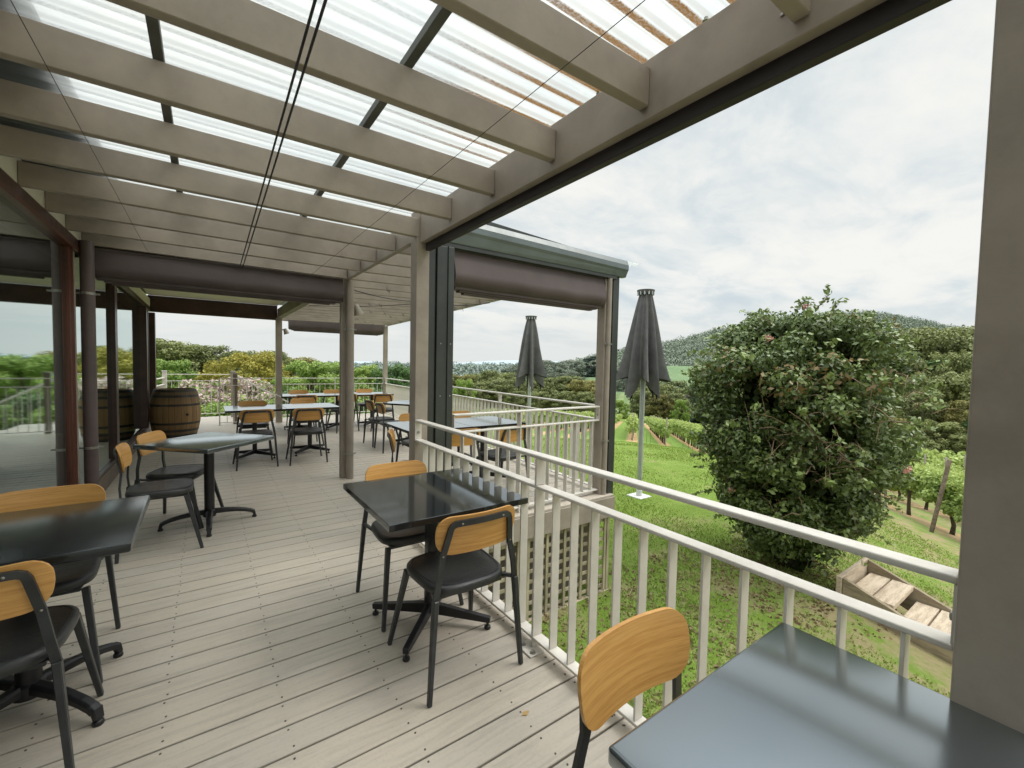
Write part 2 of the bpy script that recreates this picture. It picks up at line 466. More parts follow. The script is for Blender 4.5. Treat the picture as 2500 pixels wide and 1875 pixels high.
def ground_mat():
    m, nt, b = new_mat('lawn_and_vineyard_ground')
    t = nt.nodes.new('ShaderNodeTexCoord'); P = t.outputs['Object']
    sx = nt.nodes.new('ShaderNodeSeparateXYZ'); lk(nt, P, sx.inputs[0])
    u = mth(nt, 'ADD', mth(nt, 'MULTIPLY', sx.outputs['X'], RH[0]), mth(nt, 'MULTIPLY', sx.outputs['Y'], RH[1]))
    v = mth(nt, 'ADD', mth(nt, 'MULTIPLY', sx.outputs['X'], PH[0]), mth(nt, 'MULTIPLY', sx.outputs['Y'], PH[1]))
    n0 = noise(nt, P, .35, 5, .6); n1 = noise(nt, P, 2.2, 6, .65); n2 = noise(nt, P, 14, 5, .7); n3 = noise(nt, P, 60, 3, .7)
    g = mixc(nt, sstep(nt, n1, .35, .7), (.165, .255, .034), (.25, .345, .07))
    g = mixc(nt, mth(nt, 'MULTIPLY', sstep(nt, n2, .4, .7), .5), g, (.25, .31, .10))
    g = mixc(nt, mth(nt, 'MULTIPLY', sstep(nt, n3, .35, .7), .45), g, (.085, .15, .025))
    # worn and dry patches, strongest by the deck, the shrub and the steps
    nearw = mth(nt, 'SUBTRACT', 1.0, sstep(nt, u, 4.2, 9.5))
    side = sstep(nt, v, 1.2, 3.0)
    worn = mth(nt, 'ADD', mth(nt, 'MULTIPLY', nearw, .12), mth(nt, 'MULTIPLY', mth(nt, 'MULTIPLY', side, mth(nt, 'SUBTRACT', 1.0, sstep(nt, u, 12, 20))), .08))
    pw = mth(nt, 'ADD', mth(nt, 'ADD', mth(nt, 'MULTIPLY', n1, .6), mth(nt, 'MULTIPLY', n0, .35)), worn)
    pm = sstep(nt, mth(nt, 'MULTIPLY_ADD', n2, .2, pw), .63, .80)
    dry = mixc(nt, n2, (.20, .145, .085), (.40, .32, .19))
    g = mixc(nt, mth(nt, 'MULTIPLY', pm, .85), g, dry)
    # sprayed ochre strips under the vines
    ub = mth(nt, 'MULTIPLY_ADD', sstep(nt, v, 6.6, 7.8), -30.0, 39.5)
    vine = sstep(nt, mth(nt, 'SUBTRACT', u, ub), -.4, .9)
    fr = mth(nt, 'FRACT', mth(nt, 'ADD', mth(nt, 'DIVIDE', v, ROW), 100.5))
    dd = mth(nt, 'ABSOLUTE', mth(nt, 'SUBTRACT', fr, .5))
    strip = mth(nt, 'SUBTRACT', 1.0, sstep(nt, mth(nt, 'MULTIPLY_ADD', n2, .12, dd), .17, .30))
    och = mixc(nt, n2, (.46, .29, .13), (.56, .40, .23))
    vg = mixc(nt, n1, (.16, .27, .045), (.22, .31, .08))
    vg = mixc(nt, strip, vg, och)
    far = mth(nt, 'SUBTRACT', 1.0, sstep(nt, u, 112, 122))
    g = mixc(nt, mth(nt, 'MULTIPLY', vine, far), g, vg)
    rs = mth(nt, 'MULTIPLY', sstep(nt, v, 3.6, 6.2), mth(nt, 'MULTIPLY', sstep(nt, u, 5.0, 9.0), mth(nt, 'SUBTRACT', 1.0, sstep(nt, u, 26, 40))))
    dryg = mixc(nt, n2, (.23, .185, .10), (.42, .335, .19))
    g = mixc(nt, mth(nt, 'MULTIPLY', rs, sstep(nt, mth(nt, 'ADD', mth(nt, 'MULTIPLY', n1, .75), mth(nt, 'MULTIPLY', n2, .4)), .46, .68)), g, dryg)
    ln = nt.nodes.new('ShaderNodeVectorMath'); ln.operation = 'LENGTH'; lk(nt, P, ln.inputs[0])
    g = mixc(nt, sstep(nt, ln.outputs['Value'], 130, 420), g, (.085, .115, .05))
    g = mixc(nt, sstep(nt, ln.outputs['Value'], 300, 3500), g, (.42, .50, .54))  # aerial haze mixed into the far ground colour
    lk(nt, g, b.inputs['Base Color'])
    b.inputs['Roughness'].default_value = .9; b.inputs['Specular IOR Level'].default_value = .15
    bump(nt, b, mth(nt, 'ADD', mth(nt, 'MULTIPLY', n2, .6), n3), .6, .05)
    return m
na = 240
rr = np.concatenate([np.linspace(0, 40, 81), 40 * np.power(9000 / 40, np.linspace(0, 1, 70))[1:]])
V = []
for r in rr:
    a = np.linspace(0, 2 * PI, na, endpoint=False)
    x, y = r * np.sin(a), r * np.cos(a)
    z = ground(x, y) + .03 * np.sin(x * 1.3 + 1) * np.sin(y * 1.1) * ss(np.full_like(x, r), 4, 9)
    V.append(np.stack([x, y, z], 1))
V = np.concatenate(V)
Fq = []
for i in range(len(rr) - 1):
    j = np.arange(na); k = (j + 1) % na
    Fq.append(np.stack([i * na + j, (i + 1) * na + j, (i + 1) * na + k, i * na + k], 1))
tag(link('ground', np_mesh('ground', V, np.concatenate(Fq), smooth=True), ground_mat()), kind='structure')

# mown grass blades on the near lawn
def grass():
    n = 170000
    d = 3.2 + 22 * RNG.random(n) ** 1.7
    az = RNG.uniform(rad(33), rad(92), n)
    x, y = d * np.sin(az), d * np.cos(az)
    keep = ((x > 1.6) & (y < 3.2)) | (x > 4.05 + .057 * (y - 3.4))
    keep &= ~((x > 5.2) & (x < 7.2) & (y < 1.95) & (y > -1.2))
    u = RH[0] * x + RH[1] * y; v = PH[0] * x + PH[1] * y
    keep &= ~((v > 6.8) & (u > 9.5))
    thin = np.sin(x * 2.1 + 1.7 * np.sin(y * 1.3)) * np.sin(y * 1.9 + x * .7)
    keep &= RNG.random(n) < np.clip(.75 + .5 * thin - .35 * (u < 5.5), .12, 1)
    x, y = x[keep], y[keep]; n = len(x)
    z = ground(x, y)
    h = RNG.uniform(.012, .034, n) * (1 + .03 * np.hypot(x, y)); w = .004 + .0012 * np.hypot(x, y) * .6
    a = RNG.uniform(0, 2 * PI, n); lx, ly = RNG.normal(0, .6, n) * h, RNG.normal(0, .6, n) * h
    A = np.stack([x - w * np.cos(a), y - w * np.sin(a), z], 1); B = np.stack([x + w * np.cos(a), y + w * np.sin(a), z], 1)
    Cc = np.stack([x + lx, y + ly, z + h], 1)
    V = np.stack([A, B, Cc], 1).reshape(-1, 3)
    me = np_mesh('grass', V, np.arange(3 * n).reshape(-1, 3), np.clip(RNG.normal(.5, .28, n), 0, 1))
    o = link('grass', me, leafmat('grass_blade', (.16, .245, .034), (.32, .40, .10), .7, .2, .3))
    tag(o, 'short green lawn grass below the deck railing', 'grass', kind='stuff')
grass()

# ------------------------------------------------------------------ deck
def outer_x(y): return 3.74 + .057 * (y - 3.4)
mb = MB(); k0 = int((-2.6 - B0) / BP); k1 = int((12.85 - B0) / BP)
sc_v = MB()
for k in range(k0, k1 + 1):
    y0 = B0 + k * BP; y1 = y0 + BP - .0085
    ym = (y0 + y1) / 2
    if y1 <= 3.305: x1 = 1.437
    elif y1 < 12.5: x1 = outer_x(ym) + .06
    else: x1 = 1.3
    if y0 < 3.305 < y1: x1 = 1.437
    mb.box(-.99, x1, y0, y1, -.022, random.uniform(-.0012, 0))
    for j in range(-5, 9):
        x = 1.058 + .4027 * j if j < 8 else 1.375
        if j == 1: x = 1.37 if y1 <= 3.3 else 1.46
        if x > x1 - .02 or x < -.9: continue
        if y0 > 8.5: continue
        for oy in (.028, .113):
            sc_v.lathe([(.0042, 0), (.0042, .0015)], 6, (x + random.uniform(-.006, .006), y0 + oy + random.uniform(-.004, .004), .0002))
deck = mb.build('deck', MT['deck'], bevel=.0022, seg=1)
tag(deck, kind='structure')
sh = sc_v.build('screw_heads', MT['screw'], deck); tag(sh, kind='stuff')
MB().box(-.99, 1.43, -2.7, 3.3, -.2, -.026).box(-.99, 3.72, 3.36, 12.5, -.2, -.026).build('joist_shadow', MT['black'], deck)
fb = MB()
fb.box(1.441, 1.467, -2.7, 3.30, -.24, -.012)
fb.box(1.47, 3.80, 3.285, 3.31, -.245, -.003 - .02)
fb.bar((outer_x(3.4) + .075, 3.33, -.13), (outer_x(12.5) + .075, 12.5, -.13), .025, .24)
fb.build('fascia', MT['beige'], deck, bevel=.003)

# lattice skirt below the deck extension
lat = empty('lattice_skirt', (2.6, 3.33, -.7), label='weathered timber lattice skirt under the deck edge by the lawn', cat='lattice')
m = MB()
for i in range(19):
    x = -1.12 + i * .122
    m.box(x, x + .034, -.012, .004, -.39, .45)
m.build('upright_slats', MT['lattice'], lat, bevel=.002, seg=1)
m = MB()
for j in range(8):
    z = -.36 + j * .108
    m.box(-1.12, 1.13, .006, .020, z, z + .036)
m.build('cross_slats', MT['lattice'], lat, bevel=.002, seg=1)
m = MB(); m.box(-1.14, 1.16, -.03, .03, -.47, -.395); m.box(1.115, 1.15, -.022, .022, -.394, .45); m.build('kickboard', MT['lattice'], lat, bevel=.003)
MB().box(-1.12, 1.12, .20, .22, -.5, .45).build('backing_board', MT['beige_dark'], lat)

# ------------------------------------------------------------------ veranda frame and roof
ver = empty('veranda_frame', (0, 0, 0), label='taupe timber veranda frame with rafters and clear corrugated roof over the deck', cat='veranda')
# near edge beam and the two beams beyond it
m = MB(); m.box(1.385, 1.43, -2.6, 3.245, 2.40, 2.625); m.build('beam', MT['beige'], ver, bevel=.004)
m = MB(); m.box(1.395, 1.44, 3.385, 5.585, 2.447, 2.64); m.build('beam', MT['beige'], ver, bevel=.004)
m = MB(); m.box(1.36, 1.47, 5.66, 11.38, 2.44, 2.64); m.build('beam', MT['beige_dark'], ver, bevel=.004)
m = MB(); m.box(-.95, 1.36, 11.39, 11.47, 2.385, 2.715); m.build('beam', MT['frame_brown'], ver, bevel=.004)  # dark brown stands in for the backlit shade on this beam
m = MB(); m.box(-.93, 1.36, 5.60, 5.65, 2.495, 2.62); m.build('beam', MT['beige_dark'], ver, bevel=.004)
MB().box(-.93, 1.357, 5.605, 5.63, 2.36, 2.493).build('blind_gap_shade', MT['black'], ver)  # black box standing in for the shaded gap above the blind
m = MB(); m.bar((outer_x(3.5) + .03, 3.50, 2.57), (outer_x(12.4) + .03, 12.36, 2.57), .045, .13); m.build('beam', MT['beige'], ver, bevel=.004)
m = MB(); m.box(1.47, outer_x(12.4), 12.38, 12.43, 2.46, 2.64); m.build('beam', MT['beige'], ver, bevel=.004)
# rafters
for i in range(-6, 9):
    y = 1.09 + .54 * i
    m = MB(); m.bar((-.905, y + .0225 + .06, 2.536), (1.384, y + .0225, 2.516), .045, .142)
    m.build('rafter', MT['beige'], ver, bevel=.003, seg=1)
for i in range(16):
    y = 3.9 + .54 * i
    m = MB(); m.bar((1.472 if y > 5.6 else 1.442, y, 2.525), (outer_x(y) + .006, y, 2.57), .045, .132)
    m.build('rafter', MT['beige'], ver, bevel=.003, seg=1)
bh = MB().lathe([(.007, 0), (.007, .003), (.004, .005)], 8).mesh('bolt_head')
for i in range(-2, 4):
    for dz in (2.49, 2.555):
        o = link('bolt_head', bh, MT['steel'], ver); o.location = (1.3845, 1.09 + .54 * i + .075, dz); o.rotation_euler = (0, -PI / 2, 0)
# battens over the rafters
for x in (-.142, .658):
    m = MB(); m.box(x - .018, x + .018, -2.6, 5.59, 2.612, 2.648); m.build('purlin', MT['purlin'], ver, bevel=.002, seg=1)
for x in (2.2, 3.0):
    m = MB(); m.box(x - .018, x + .018, 3.4, 12.3, 2.642, 2.668); m.build('purlin', MT['purlin'], ver, bevel=.002, seg=1)
# posts
m = MB(); m.box(1.36, 1.47, 3.255, 3.375, 0, 2.655); m.build('post', MT['beige'], ver, bevel=.005)
m = MB(); m.box(1.31, 1.425, .06, .185, -.02, 2.398); m.build('post', MT['beige'], ver, bevel=.005)
m = MB(); m.box(1.36, 1.46, 5.58, 5.66, 0, 2.439); m.build('post', MT['beige'], ver, bevel=.005)
m = MB(); m.box(1.33, 1.46, 11.385, 11.505, 0, 2.439); m.build('post', MT['beige'], ver, bevel=.005)
m = MB(); m.box(3.64, 3.745, 3.375, 3.49, -.004, 2.50); m.build('post', MT['beige'], ver, bevel=.005)
m = MB(); m.box(outer_x(12.4) - .06, outer_x(12.4) + .05, 12.33, 12.43, 0, 2.5); m.build('post', MT['beige'], ver, bevel=.005)
m = MB(); m.box(outer_x(7.85) - .05, outer_x(7.85) + .05, 7.80, 7.90, 0, 2.5); m.build('post', MT['beige'], ver, bevel=.005)
# roof sheets
def corrugated(name, x0, x1, y0, y1, z0, z1, mat):
    ys = np.arange(y0, y1, SHEET_P / 8); xs = np.linspace(x0, x1, 5)
    X, Y = np.meshgrid(xs, ys, indexing='ij')
    Z = z0 + (z1 - z0) * (X - x0) / (x1 - x0) + .011 * np.sin(2 * PI * Y / SHEET_P)
    nx, ny = X.shape
    idx = np.arange(nx * ny).reshape(nx, ny)
    Fq = np.stack([idx[:-1, :-1], idx[1:, :-1], idx[1:, 1:], idx[:-1, 1:]], -1).reshape(-1, 4)
    return link(name, np_mesh(name, np.stack([X, Y, Z], -1).reshape(-1, 3), Fq, smooth=True), mat, ver)
corrugated('roof_sheet', -.93, 1.52, -2.6, 5.62, 2.672, 2.668, MT['sheet'])
corrugated('roof_sheet', 1.53, 4.3, 3.42, 12.5, 2.69, 2.70, MT['sheet2'])
rs = MB().lathe([(.012, 0), (.012, .004), (.007, .006), (.007, .014)], 8).mesh('roof_screw')
for i in range(-5, 10):
    for q in (1.42, .678, -.122):
        link('roof_screw', rs, MT['steel'], ver).location = (q, 1.09 + .54 * i + .3 + .02 * (i % 3), 2.65)
MB().box(-.93, 1.36, 5.66, 11.38, 2.716, 2.74).build('ceiling', MT['cream'], ver)
MB().box(-.93, 1.5, 5.63, 11.6, 2.76, 2.80).build('roof', MT['gutter'], ver)
m = MB(); m.box(-.93, 1.357, 5.655, 5.68, 2.66, 2.714); m.build('ceiling_trim', MT['cream'], ver)
# barge capping, gutter and dark channel across the front of the extension
m = MB()
prof = [(-.03, 2.40), (-.055, 2.53), (-.07, 2.555), (-.07, 2.605), (-.045, 2.66), (-.01, 2.672), (.03, 2.668), (.03, 2.40)]
vs = []
for x, dz in ((1.485, .035), (3.92, 0)):
    vs += [(x, 3.36 + a, z + dz if z > 2.5 else z + .075) for a, z in prof]
n = len(prof)
m.add(vs, [tuple(range(n))[::-1], tuple(range(n, 2 * n))] + [(j, (j + 1) % n, n + (j + 1) % n, n + j) for j in range(n)])
m.build('barge_cap', MT['gutter'], ver, bevel=.002, seg=1)
m = MB(); m.add([(1.5, 3.43, 2.80), (3.95, 3.43, 2.672), (3.95, 3.60, 2.674), (1.5, 3.60, 2.81), (1.5, 3.43, 2.70), (3.95, 3.43, 2.665), (3.95, 3.6, 2.667), (1.5, 3.6, 2.7)],
                [(0, 1, 2, 3), (4, 7, 6, 5), (0, 4, 5, 1), (1, 5, 6, 2), (2, 6, 7, 3), (3, 7, 4, 0)])
m.build('roof_flashing', MT['charcoal'], ver)
m = MB(); m.box(1.49, 3.78, 3.335, 3.36, 2.438, 2.474); m.box(1.49, 3.78, 3.3655, 3.40, 2.43, 2.474)
m.build('head_channel', MT['charcoal'], ver, bevel=.002, seg=1)
# dark pelmet under the near beam
MB().box(1.432, 1.475, -2.6, 3.25, 2.348, 2.43).build('pelmet', MT['pelmet'], ver, bevel=.004)

# blind guide channels at the corner posts
tr = empty('blind_guide', (1.6, 3.35, 0), label='tall charcoal blind guide channel fixed beside the taupe corner post', cat='blind guide')
m = MB(); m.box(-.108, -.05, -.03, .03, 0, 2.43); m.box(-.05, -.038, -.02, .02, 0, 2.43); m.build('channel', MT['charcoal'], tr, bevel=.003)
m = MB(); m.box(-.034, .062, -.04, .03, 0, 2.43); m.box(.0622, .118, -.05, .03, 0, 2.43); m.build('panel', MT['charcoal'], tr, bevel=.004)
m = MB()
for z in (.55, 1.05, 1.55, 2.0):
    for x in (0, .1): m.lathe([(.007, 0), (.007, .004)], 8, (x, -.05, z))
m = MB()
for z in (.72, 1.18, 1.62):
    for x in (.005, .09):
        y = -.0415 if x < .06 else -.0515
        m.add([(x + .006 * math.cos(a), y, z + .006 * math.sin(a)) for a in np.linspace(0, 2 * PI, 9)[:-1]], [tuple(range(8))])
m.build('rivet', MT['steel'], tr)
tr2 = empty('blind_guide', (3.80, 3.40, 0), label='narrow charcoal blind guide on the outer corner post above the lattice', cat='blind guide')
m = MB(); m.box(-.053, .0, -.045, .05, -.02, 2.48); m.box(.003, .05, -.04, .03, -.02, 2.48); m.build('channel', MT['charcoal'], tr2, bevel=.004)

# ------------------------------------------------------------------ rolled blinds
def blind(x0, x1, y, ztop, zbot, label, r=.085, dy=-1):
    t = empty('rolled_blind', ((x0 + x1) / 2, y, zbot), label=label, cat='blind', group='rolled-up brown blinds')
    h = ztop - zbot; L = (x1 - x0) / 2
    p = [(.02, h), (-.035, h), (-.05, h * .8)]
    for a in np.linspace(rad(165), rad(300), 10): p.append((r * .95 * math.cos(a) * .9 - .0, r + r * math.sin(a) * 1.0))
    p += [(.045, .012), (.05, .05), (.05, h)]
    p = [(a * 1.0, b) for a, b in p]
    m = MB(); n = len(p)
    nx = 14
    vs = [(x, -dy * a, b + .004 * math.sin(i * 1.7)) for i, x in enumerate(np.linspace(-L, L, nx)) for a, b in p]
    fs = [(i * n + j, i * n + (j + 1) % n, (i + 1) * n + (j + 1) % n, (i + 1) * n + j) for i in range(nx - 1) for j in range(n)]
    fs += [tuple(range(n))[::-1], tuple(range((nx - 1) * n, nx * n))]
    m.add(vs, fs); m.build('cloth', MT['blind'], t, smooth=True)
    m = MB(); m.tube([(-L, dy * .03, h + .012), (L, dy * .03, h + .012)], .014, 10); m.build('roller', MT['blind'], t, smooth=True)
    m = MB()
    for q in range(3): m.box(-L + .02 + .05 * q, L - .02 - .06 * q, -.035 + .012 * q, .045, -.014 - .016 * q, .012 - .016 * q)
    m.build('bottom_bar', MT['blind'], t, bevel=.003, seg=1)
    m = MB()
    for x in (-L * .45, L * .72): m.tube([(x, dy * .03, h + .02), (x, dy * .03, h + .05)], .006, 6); m.tube([(x - .02, dy * .03, h + .045), (x + .03, dy * .035, h + .04)], .006, 6)
    m.build('bracket', MT['steel'], t)
    return t
blind(-.84, 1.36, 5.53, 2.43, 2.175, 'long rolled brown blind hanging across the deck between the downpipes')
blind(1.72, 4.15, 12.31, 2.55, 2.26, 'rolled brown blind at the far end of the deck above the railing')
blind(1.75, 3.62, 3.42, 2.43, 2.115, 'rolled brown blind under the grey gutter on the lawn side', r=.10)

# ------------------------------------------------------------------ house wall with glass doors
wall = empty('glass_wall', (-.93, 0, 0), label='brown framed glass wall of the building reflecting the deck and trees', cat='building')
def wb(name, mat, *b, bevel=.004):
    m = MB()
    for q in b: m.box(*q)
    return m.build(name, mat, wall, bevel=bevel)
wb('sill', MT['sill'], (-.06, .03, -2.6, 11.30, 0, .17))
wb('sill', MT['frame_brown'], (-.05, .012, -2.6, 11.30, .172, .20))
wb('header', MT['frame_red'], (-.02, .035, -2.6, 5.3, 2.36, 2.392))
wb('header', MT['frame_brown'], (-.06, .028, -2.6, 11.36, 2.395, 2.468))
wb('ledger', MT['cream'], (-.06, .022, -2.6, 11.36, 2.47, 2.64))
wb('upper_wall', MT['beige_dark'], (-.16, -.063, -2.6, 11.4, 2.30, 3.2))
for y0, y1, d, mt in ((.35, .45, .03, 'frame_brown'), (5.08, 5.22, .012, 'frame_red'), (5.223, 5.30, .008, 'beige'), (7.13, 7.30, .03, 'frame_brown'),
                      (9.93, 10.08, .085, 'frame_brown'), (10.86, 10.93, .03, 'frame_brown'), (11.24, 11.40, .10, 'frame_brown')):
    wb('mullion', MT[mt], (-.05, d, y0, y1, .202, 2.358))
ys = [-2.6, .35, .45, 5.08, 5.30, 7.13, 7.30, 9.93, 10.08, 10.86, 10.93, 11.24]
for a, b in zip(ys[0::2], ys[1::2]):
    m = MB(); m.add([(-.012, a, .2), (-.012, b, .2), (-.012, b, 2.36), (-.012, a, 2.36)], [(0, 1, 2, 3)])
    m.build('glass_pane', MT['glass'], wall)
m = MB(); m.box(-4.5, -4.4, -2.7, 11.5, 0, 2.8); m.box(-4.5, -.07, -2.8, -2.7, 0, 2.8); m.box(-4.5, -.07, 11.42, 11.5, 0, 2.8); m.box(-4.5, -.07, -2.7, 11.42, 2.6, 2.7)
m.build('interior_wall', MT['dark'], wall)
MB().box(-4.4, -.07, -2.7, 11.42, -.06, -.01).build('interior_floor', MT['dark_floor'], wall)
m = MB(); m.box(-.9, .41, -2.6, 11.5, 2.74, 2.77); m.build('roof_edge', MT['charcoal'], wall)

def downpipe(x, y, z1, r, mat, label, zs):
    t = empty('downpipe', (x, y, 0), label=label, cat='downpipe')
    MB().lathe([(r, .0), (r, z1)], 20).build('pipe', mat, t, smooth=True)
    for z in zs:
        m = MB(); m.lathe([(r + .004, z), (r + .004, z + .022)], 20); m.box(r * .9, r + .03, -.008, .008, z + .004, z + .018); m.box(-r - .03, -r * .9, -.008, .008, z + .004, z + .018)
        m.build('bracket', MT['steel'], t)
    return t
downpipe(-.855, 5.36, 2.47, .050, MT['pipe'], 'mauve brown downpipe beside the red brown door jamb', (.62, 2.0))
downpipe(1.452, 5.52, 2.44, .046, MT['beige'], 'beige downpipe strapped to the middle deck post', (.30, 1.84))
downpipe(3.69, 3.36, 2.44, .028, MT['beige'], 'thin beige downpipe on the outer corner post by the lawn', (.6, 1.7))

# ------------------------------------------------------------------ railings
def railing(name, p0, p1, label, posts=(), ztop=1.0, start_bracket=True, bal_w=.048, step=.1285, off=.05, rail_w=.06, thin=False, zlow=.055, deck_side=1):
    p0 = Vector((*p0, 0)); p1 = Vector((*p1, 0)); L = (p1 - p0).length
    ang = math.atan2((p1 - p0).y, (p1 - p0).x)
    t = empty(name, p0, ang, label, 'railing')
    mt = MT['rail']
    th = .018 if thin else .020
    m = MB(); m.box(0, L, -rail_w / 2, rail_w / 2, ztop - th + .012, ztop + .012); m.build('handrail', mt, t, bevel=.006, seg=3, smooth=True)
    m = MB(); m.box(0, L, -rail_w / 2, rail_w / 2, ztop - .16, ztop - .145); m.build('middle_rail', mt, t, bevel=.004)
    m = MB(); m.box(0, L, -rail_w / 2, rail_w / 2, zlow - .008, zlow + .006); m.build('bottom_rail', mt, t, bevel=.003)
    hw = .0045 if not thin else .006
    if start_bracket:
        for x in (0, L):
            s = 1 if x == 0 else -1
            m = MB(); m.box(min(x, x + s * .006), max(x, x + s * .006), -rail_w / 2 + .002, rail_w / 2 - .002, ztop - .144, ztop - .009); m.build('end_plate', mt, t)
            m = MB(); m.lathe([(.012, 0), (.012, .006), (.006, .008)], 8)
            o = m.build('bolt', MT['steel'], t); o.location = (x + s * .006, 0, ztop - .09); o.rotation_euler = (0, s * PI / 2, 0)
    n = int((L - .04) / step)
    first = off
    xs = [first + i * step for i in range(n + 1) if first + i * step < L - .03]
    pj = [min(range(len(xs)), key=lambda i: abs(xs[i] - p)) for p in posts]
    base = MB().box(-hw, hw, -bal_w / 2, bal_w / 2, zlow + .007, ztop - .1605).mesh('baluster', bevel=.0015, seg=1)
    for i, x in enumerate(xs):
        if i in pj:
            m = MB(); m.box(x - .007, x + .007, -.031, .029, ztop - .144, ztop - .009); m.box(x - .007, x + .007, -.031, .029, .008, ztop - .1605)
            o = m.build('post', mt, t, bevel=.002, seg=1)
            m = MB(); m.box(x - .06, x + .06, min(-.005 * deck_side, .085 * deck_side), max(-.005 * deck_side, .085 * deck_side), .0, .0075); m.build('base_plate', mt, t, bevel=.002, seg=1)
            m = MB()
            for q in (-.04, .04): m.lathe([(.015, 0), (.015, .003), (.010, .0035), (.010, .012)], 10, (x + q, .055 * deck_side, .0076))
            m.build('bolt', MT['steel'], t)
        else:
            link('baluster', base, mt, t).location = (x, 0, 0)
    return t
# the near rail keeps its hand-height edge on the deck side
railing('deck_railing', (1.385, 3.245), (1.385, .19), 'pale railing along the near deck edge with broad flat balusters', posts=(1.53,), off=.1415, deck_side=-1, ztop=.99)
railing('deck_railing', (1.76, 3.375), (3.635, 3.43), 'pale railing across the front of the deck extension to the corner post', posts=(.80,), off=.10)
railing('deck_railing', (outer_x(3.5) - .04, 3.50), (outer_x(7.8) - .01, 7.79), 'long pale railing on the outer edge of the deck extension nearest the lawn', posts=(2.3,), off=.08)
railing('deck_railing', (outer_x(7.9) - .01, 7.91), (outer_x(12.3), 12.32), 'far pale railing on the outer deck edge running to the far corner post', posts=(2.2,), off=.08)
railing('deck_railing', (1.48, 12.38), (outer_x(12.4) - .065, 12.38), 'pale railing across the far end of the deck under the far blind', posts=(1.35,), off=.1, bal_w=.022)
# gate-like thin railing near the steps and the landing beyond
railing('thin_railing', (.245, 11.44), (1.325, 11.44), 'thin pale railing panel joining the far post beside the newel post', ztop=1.03, start_bracket=False, bal_w=.014, rail_w=.03, off=.13, thin=True)
m = MB(); m.box(-.012, .012, -.012, .012, 0, 1.02); m.box(-.03, .05, -.025, .025, 0, .008)
tag(m.build('rail_post', MT['rail'], None, bevel=.002), 'slim pale post standing free at the left end of the thin railing', 'post').location = (.236, 11.44, 0)
railing('thin_railing', (-.77, 13.0), (.50, 13.0), 'thin pale railing at the back landing in front of the pink blossom', ztop=1.07, start_bracket=False, bal_w=.014, rail_w=.04, off=.1, thin=True, zlow=.11)
railing('thin_railing', (-.925, 11.62), (-.82, 12.95), 'short pale railing behind the barrel running toward the back landing', ztop=.99, start_bracket=False, off=.09, thin=False)
for i, (x, y, w, h, mt, lb) in enumerate(((.535, 11.57, .085, 1.12, 'beige_dark', 'dark taupe newel post standing on the far deck'), (.555, 13.0, .10, 1.13, 'beige', 'taller newel post on the back landing behind the other newel'),
                                          (-.80, 13.0, .09, 1.13, 'rail', 'pale square post at the left end of the back landing rail'))):
    n = empty('newel_post', (x, y, 0), label=lb, cat='post')
    MB().box(-w / 2, w / 2, -w / 2, w / 2, 0, h).build('shaft', MT[mt], n, bevel=.004)
    MB().box(-w / 2 - .006, w / 2 + .006, -w / 2 - .006, w / 2 + .006, h + .001, h + .03).build('cap', MT['rail' if i == 2 else 'beige'], n, bevel=.006)
st = empty('stair_railing', (.63, 13.2, 0), label='sloping stair handrail going down to the right behind the far post', cat='railing')
m = MB(); m.bar((0, 0, 1.03), (1.9, 0, -.1), .05, .04); m.build('handrail', MT['rail'], st, bevel=.004)
m = MB(); m.bar((0, 0, .12), (1.9, 0, -1.0), .03, .03); m.build('bottom_rail', MT['rail'], st, bevel=.004)
for i in range(14):
    x = .1 + .13 * i; z = -.595 * x
    MB().box(x - .008, x + .008, -.006, .006, .12 + z, 1.03 + z).build('baluster', MT['rail'], st)
# back landing floor
tag(MB().box(-.99, 1.3, 12.86, 13.3, -.12, -.004).build('landing', MT['deck'], None), kind='structure')

# ------------------------------------------------------------------ cords under the roof
def cord(label, pts, r, name='cord', cat='cord', group=None):
    m = MB(); m.tube(pts, r, 6)
    o = m.build(name, MT['cord'], None)
    tag(o, label, cat, group)
def sagpts(a, b, sag, n=14):
    a, b = Vector(a), Vector(b)
    return [a.lerp(b, i / n) - Vector((0, 0, sag * 4 * (i / n) * (1 - i / n))) for i in range(n + 1)]
cord('left one of the two heavy black cords under the rafters', sagpts((.215, -1.5, 2.432), (.30, 5.48, 2.425), .004), .0042, group='pair of black cords')
cord('right one of the two heavy black cords under the rafters', sagpts((.237, -1.5, 2.432), (.325, 5.48, 2.425), .004), .0042, group='pair of black cords')
cord('thin wire strung under the rafters close to the glass wall', sagpts((-.436, -1.5, 2.44), (-.442, 5.55, 2.455), .003), .0014, 'wire', 'wire')
cord('thin wire strung under the rafters near the outer beam', sagpts((.945, -1.5, 2.425), (.985, 5.55, 2.43), .003), .0014, 'wire', 'wire')
cord('light cord slung below the rafters of the far roof', sagpts((1.5, 6.0, 2.44), (2.9, 6.6, 2.45), .05) + sagpts((2.9, 6.6, 2.45), (3.9, 6.2, 2.49), .05)[1:], .006)
cord('second light cord slung across the far roof', sagpts((1.5, 8.4, 2.44), (3.0, 6.7, 2.46), .04), .005)
fl = empty('string_lights', (0, 0, 0), label='strings of tiny lights drooping from the far rafters', cat='string lights')
m = MB()
for i in range(26):
    x = random.uniform(1.7, 3.9); y = 4.1 + .54 * random.randint(1, 13)
    p = Vector((x, y, 2.455))
    m.tube([p, p + Vector((.04, .08, -.03)), p + Vector((.10, .18, 0)), p + Vector((.2, .45, .012))], .0022, 5)
    for q in range(3): m.tube([p + Vector((.02 + .035 * q, .04 + .06 * q, -.02)), p + Vector((.025 + .035 * q, .04 + .06 * q, -.045))], .003, 5)
tag(m.build('bulb_string', MT['cord'], fl), kind='stuff')
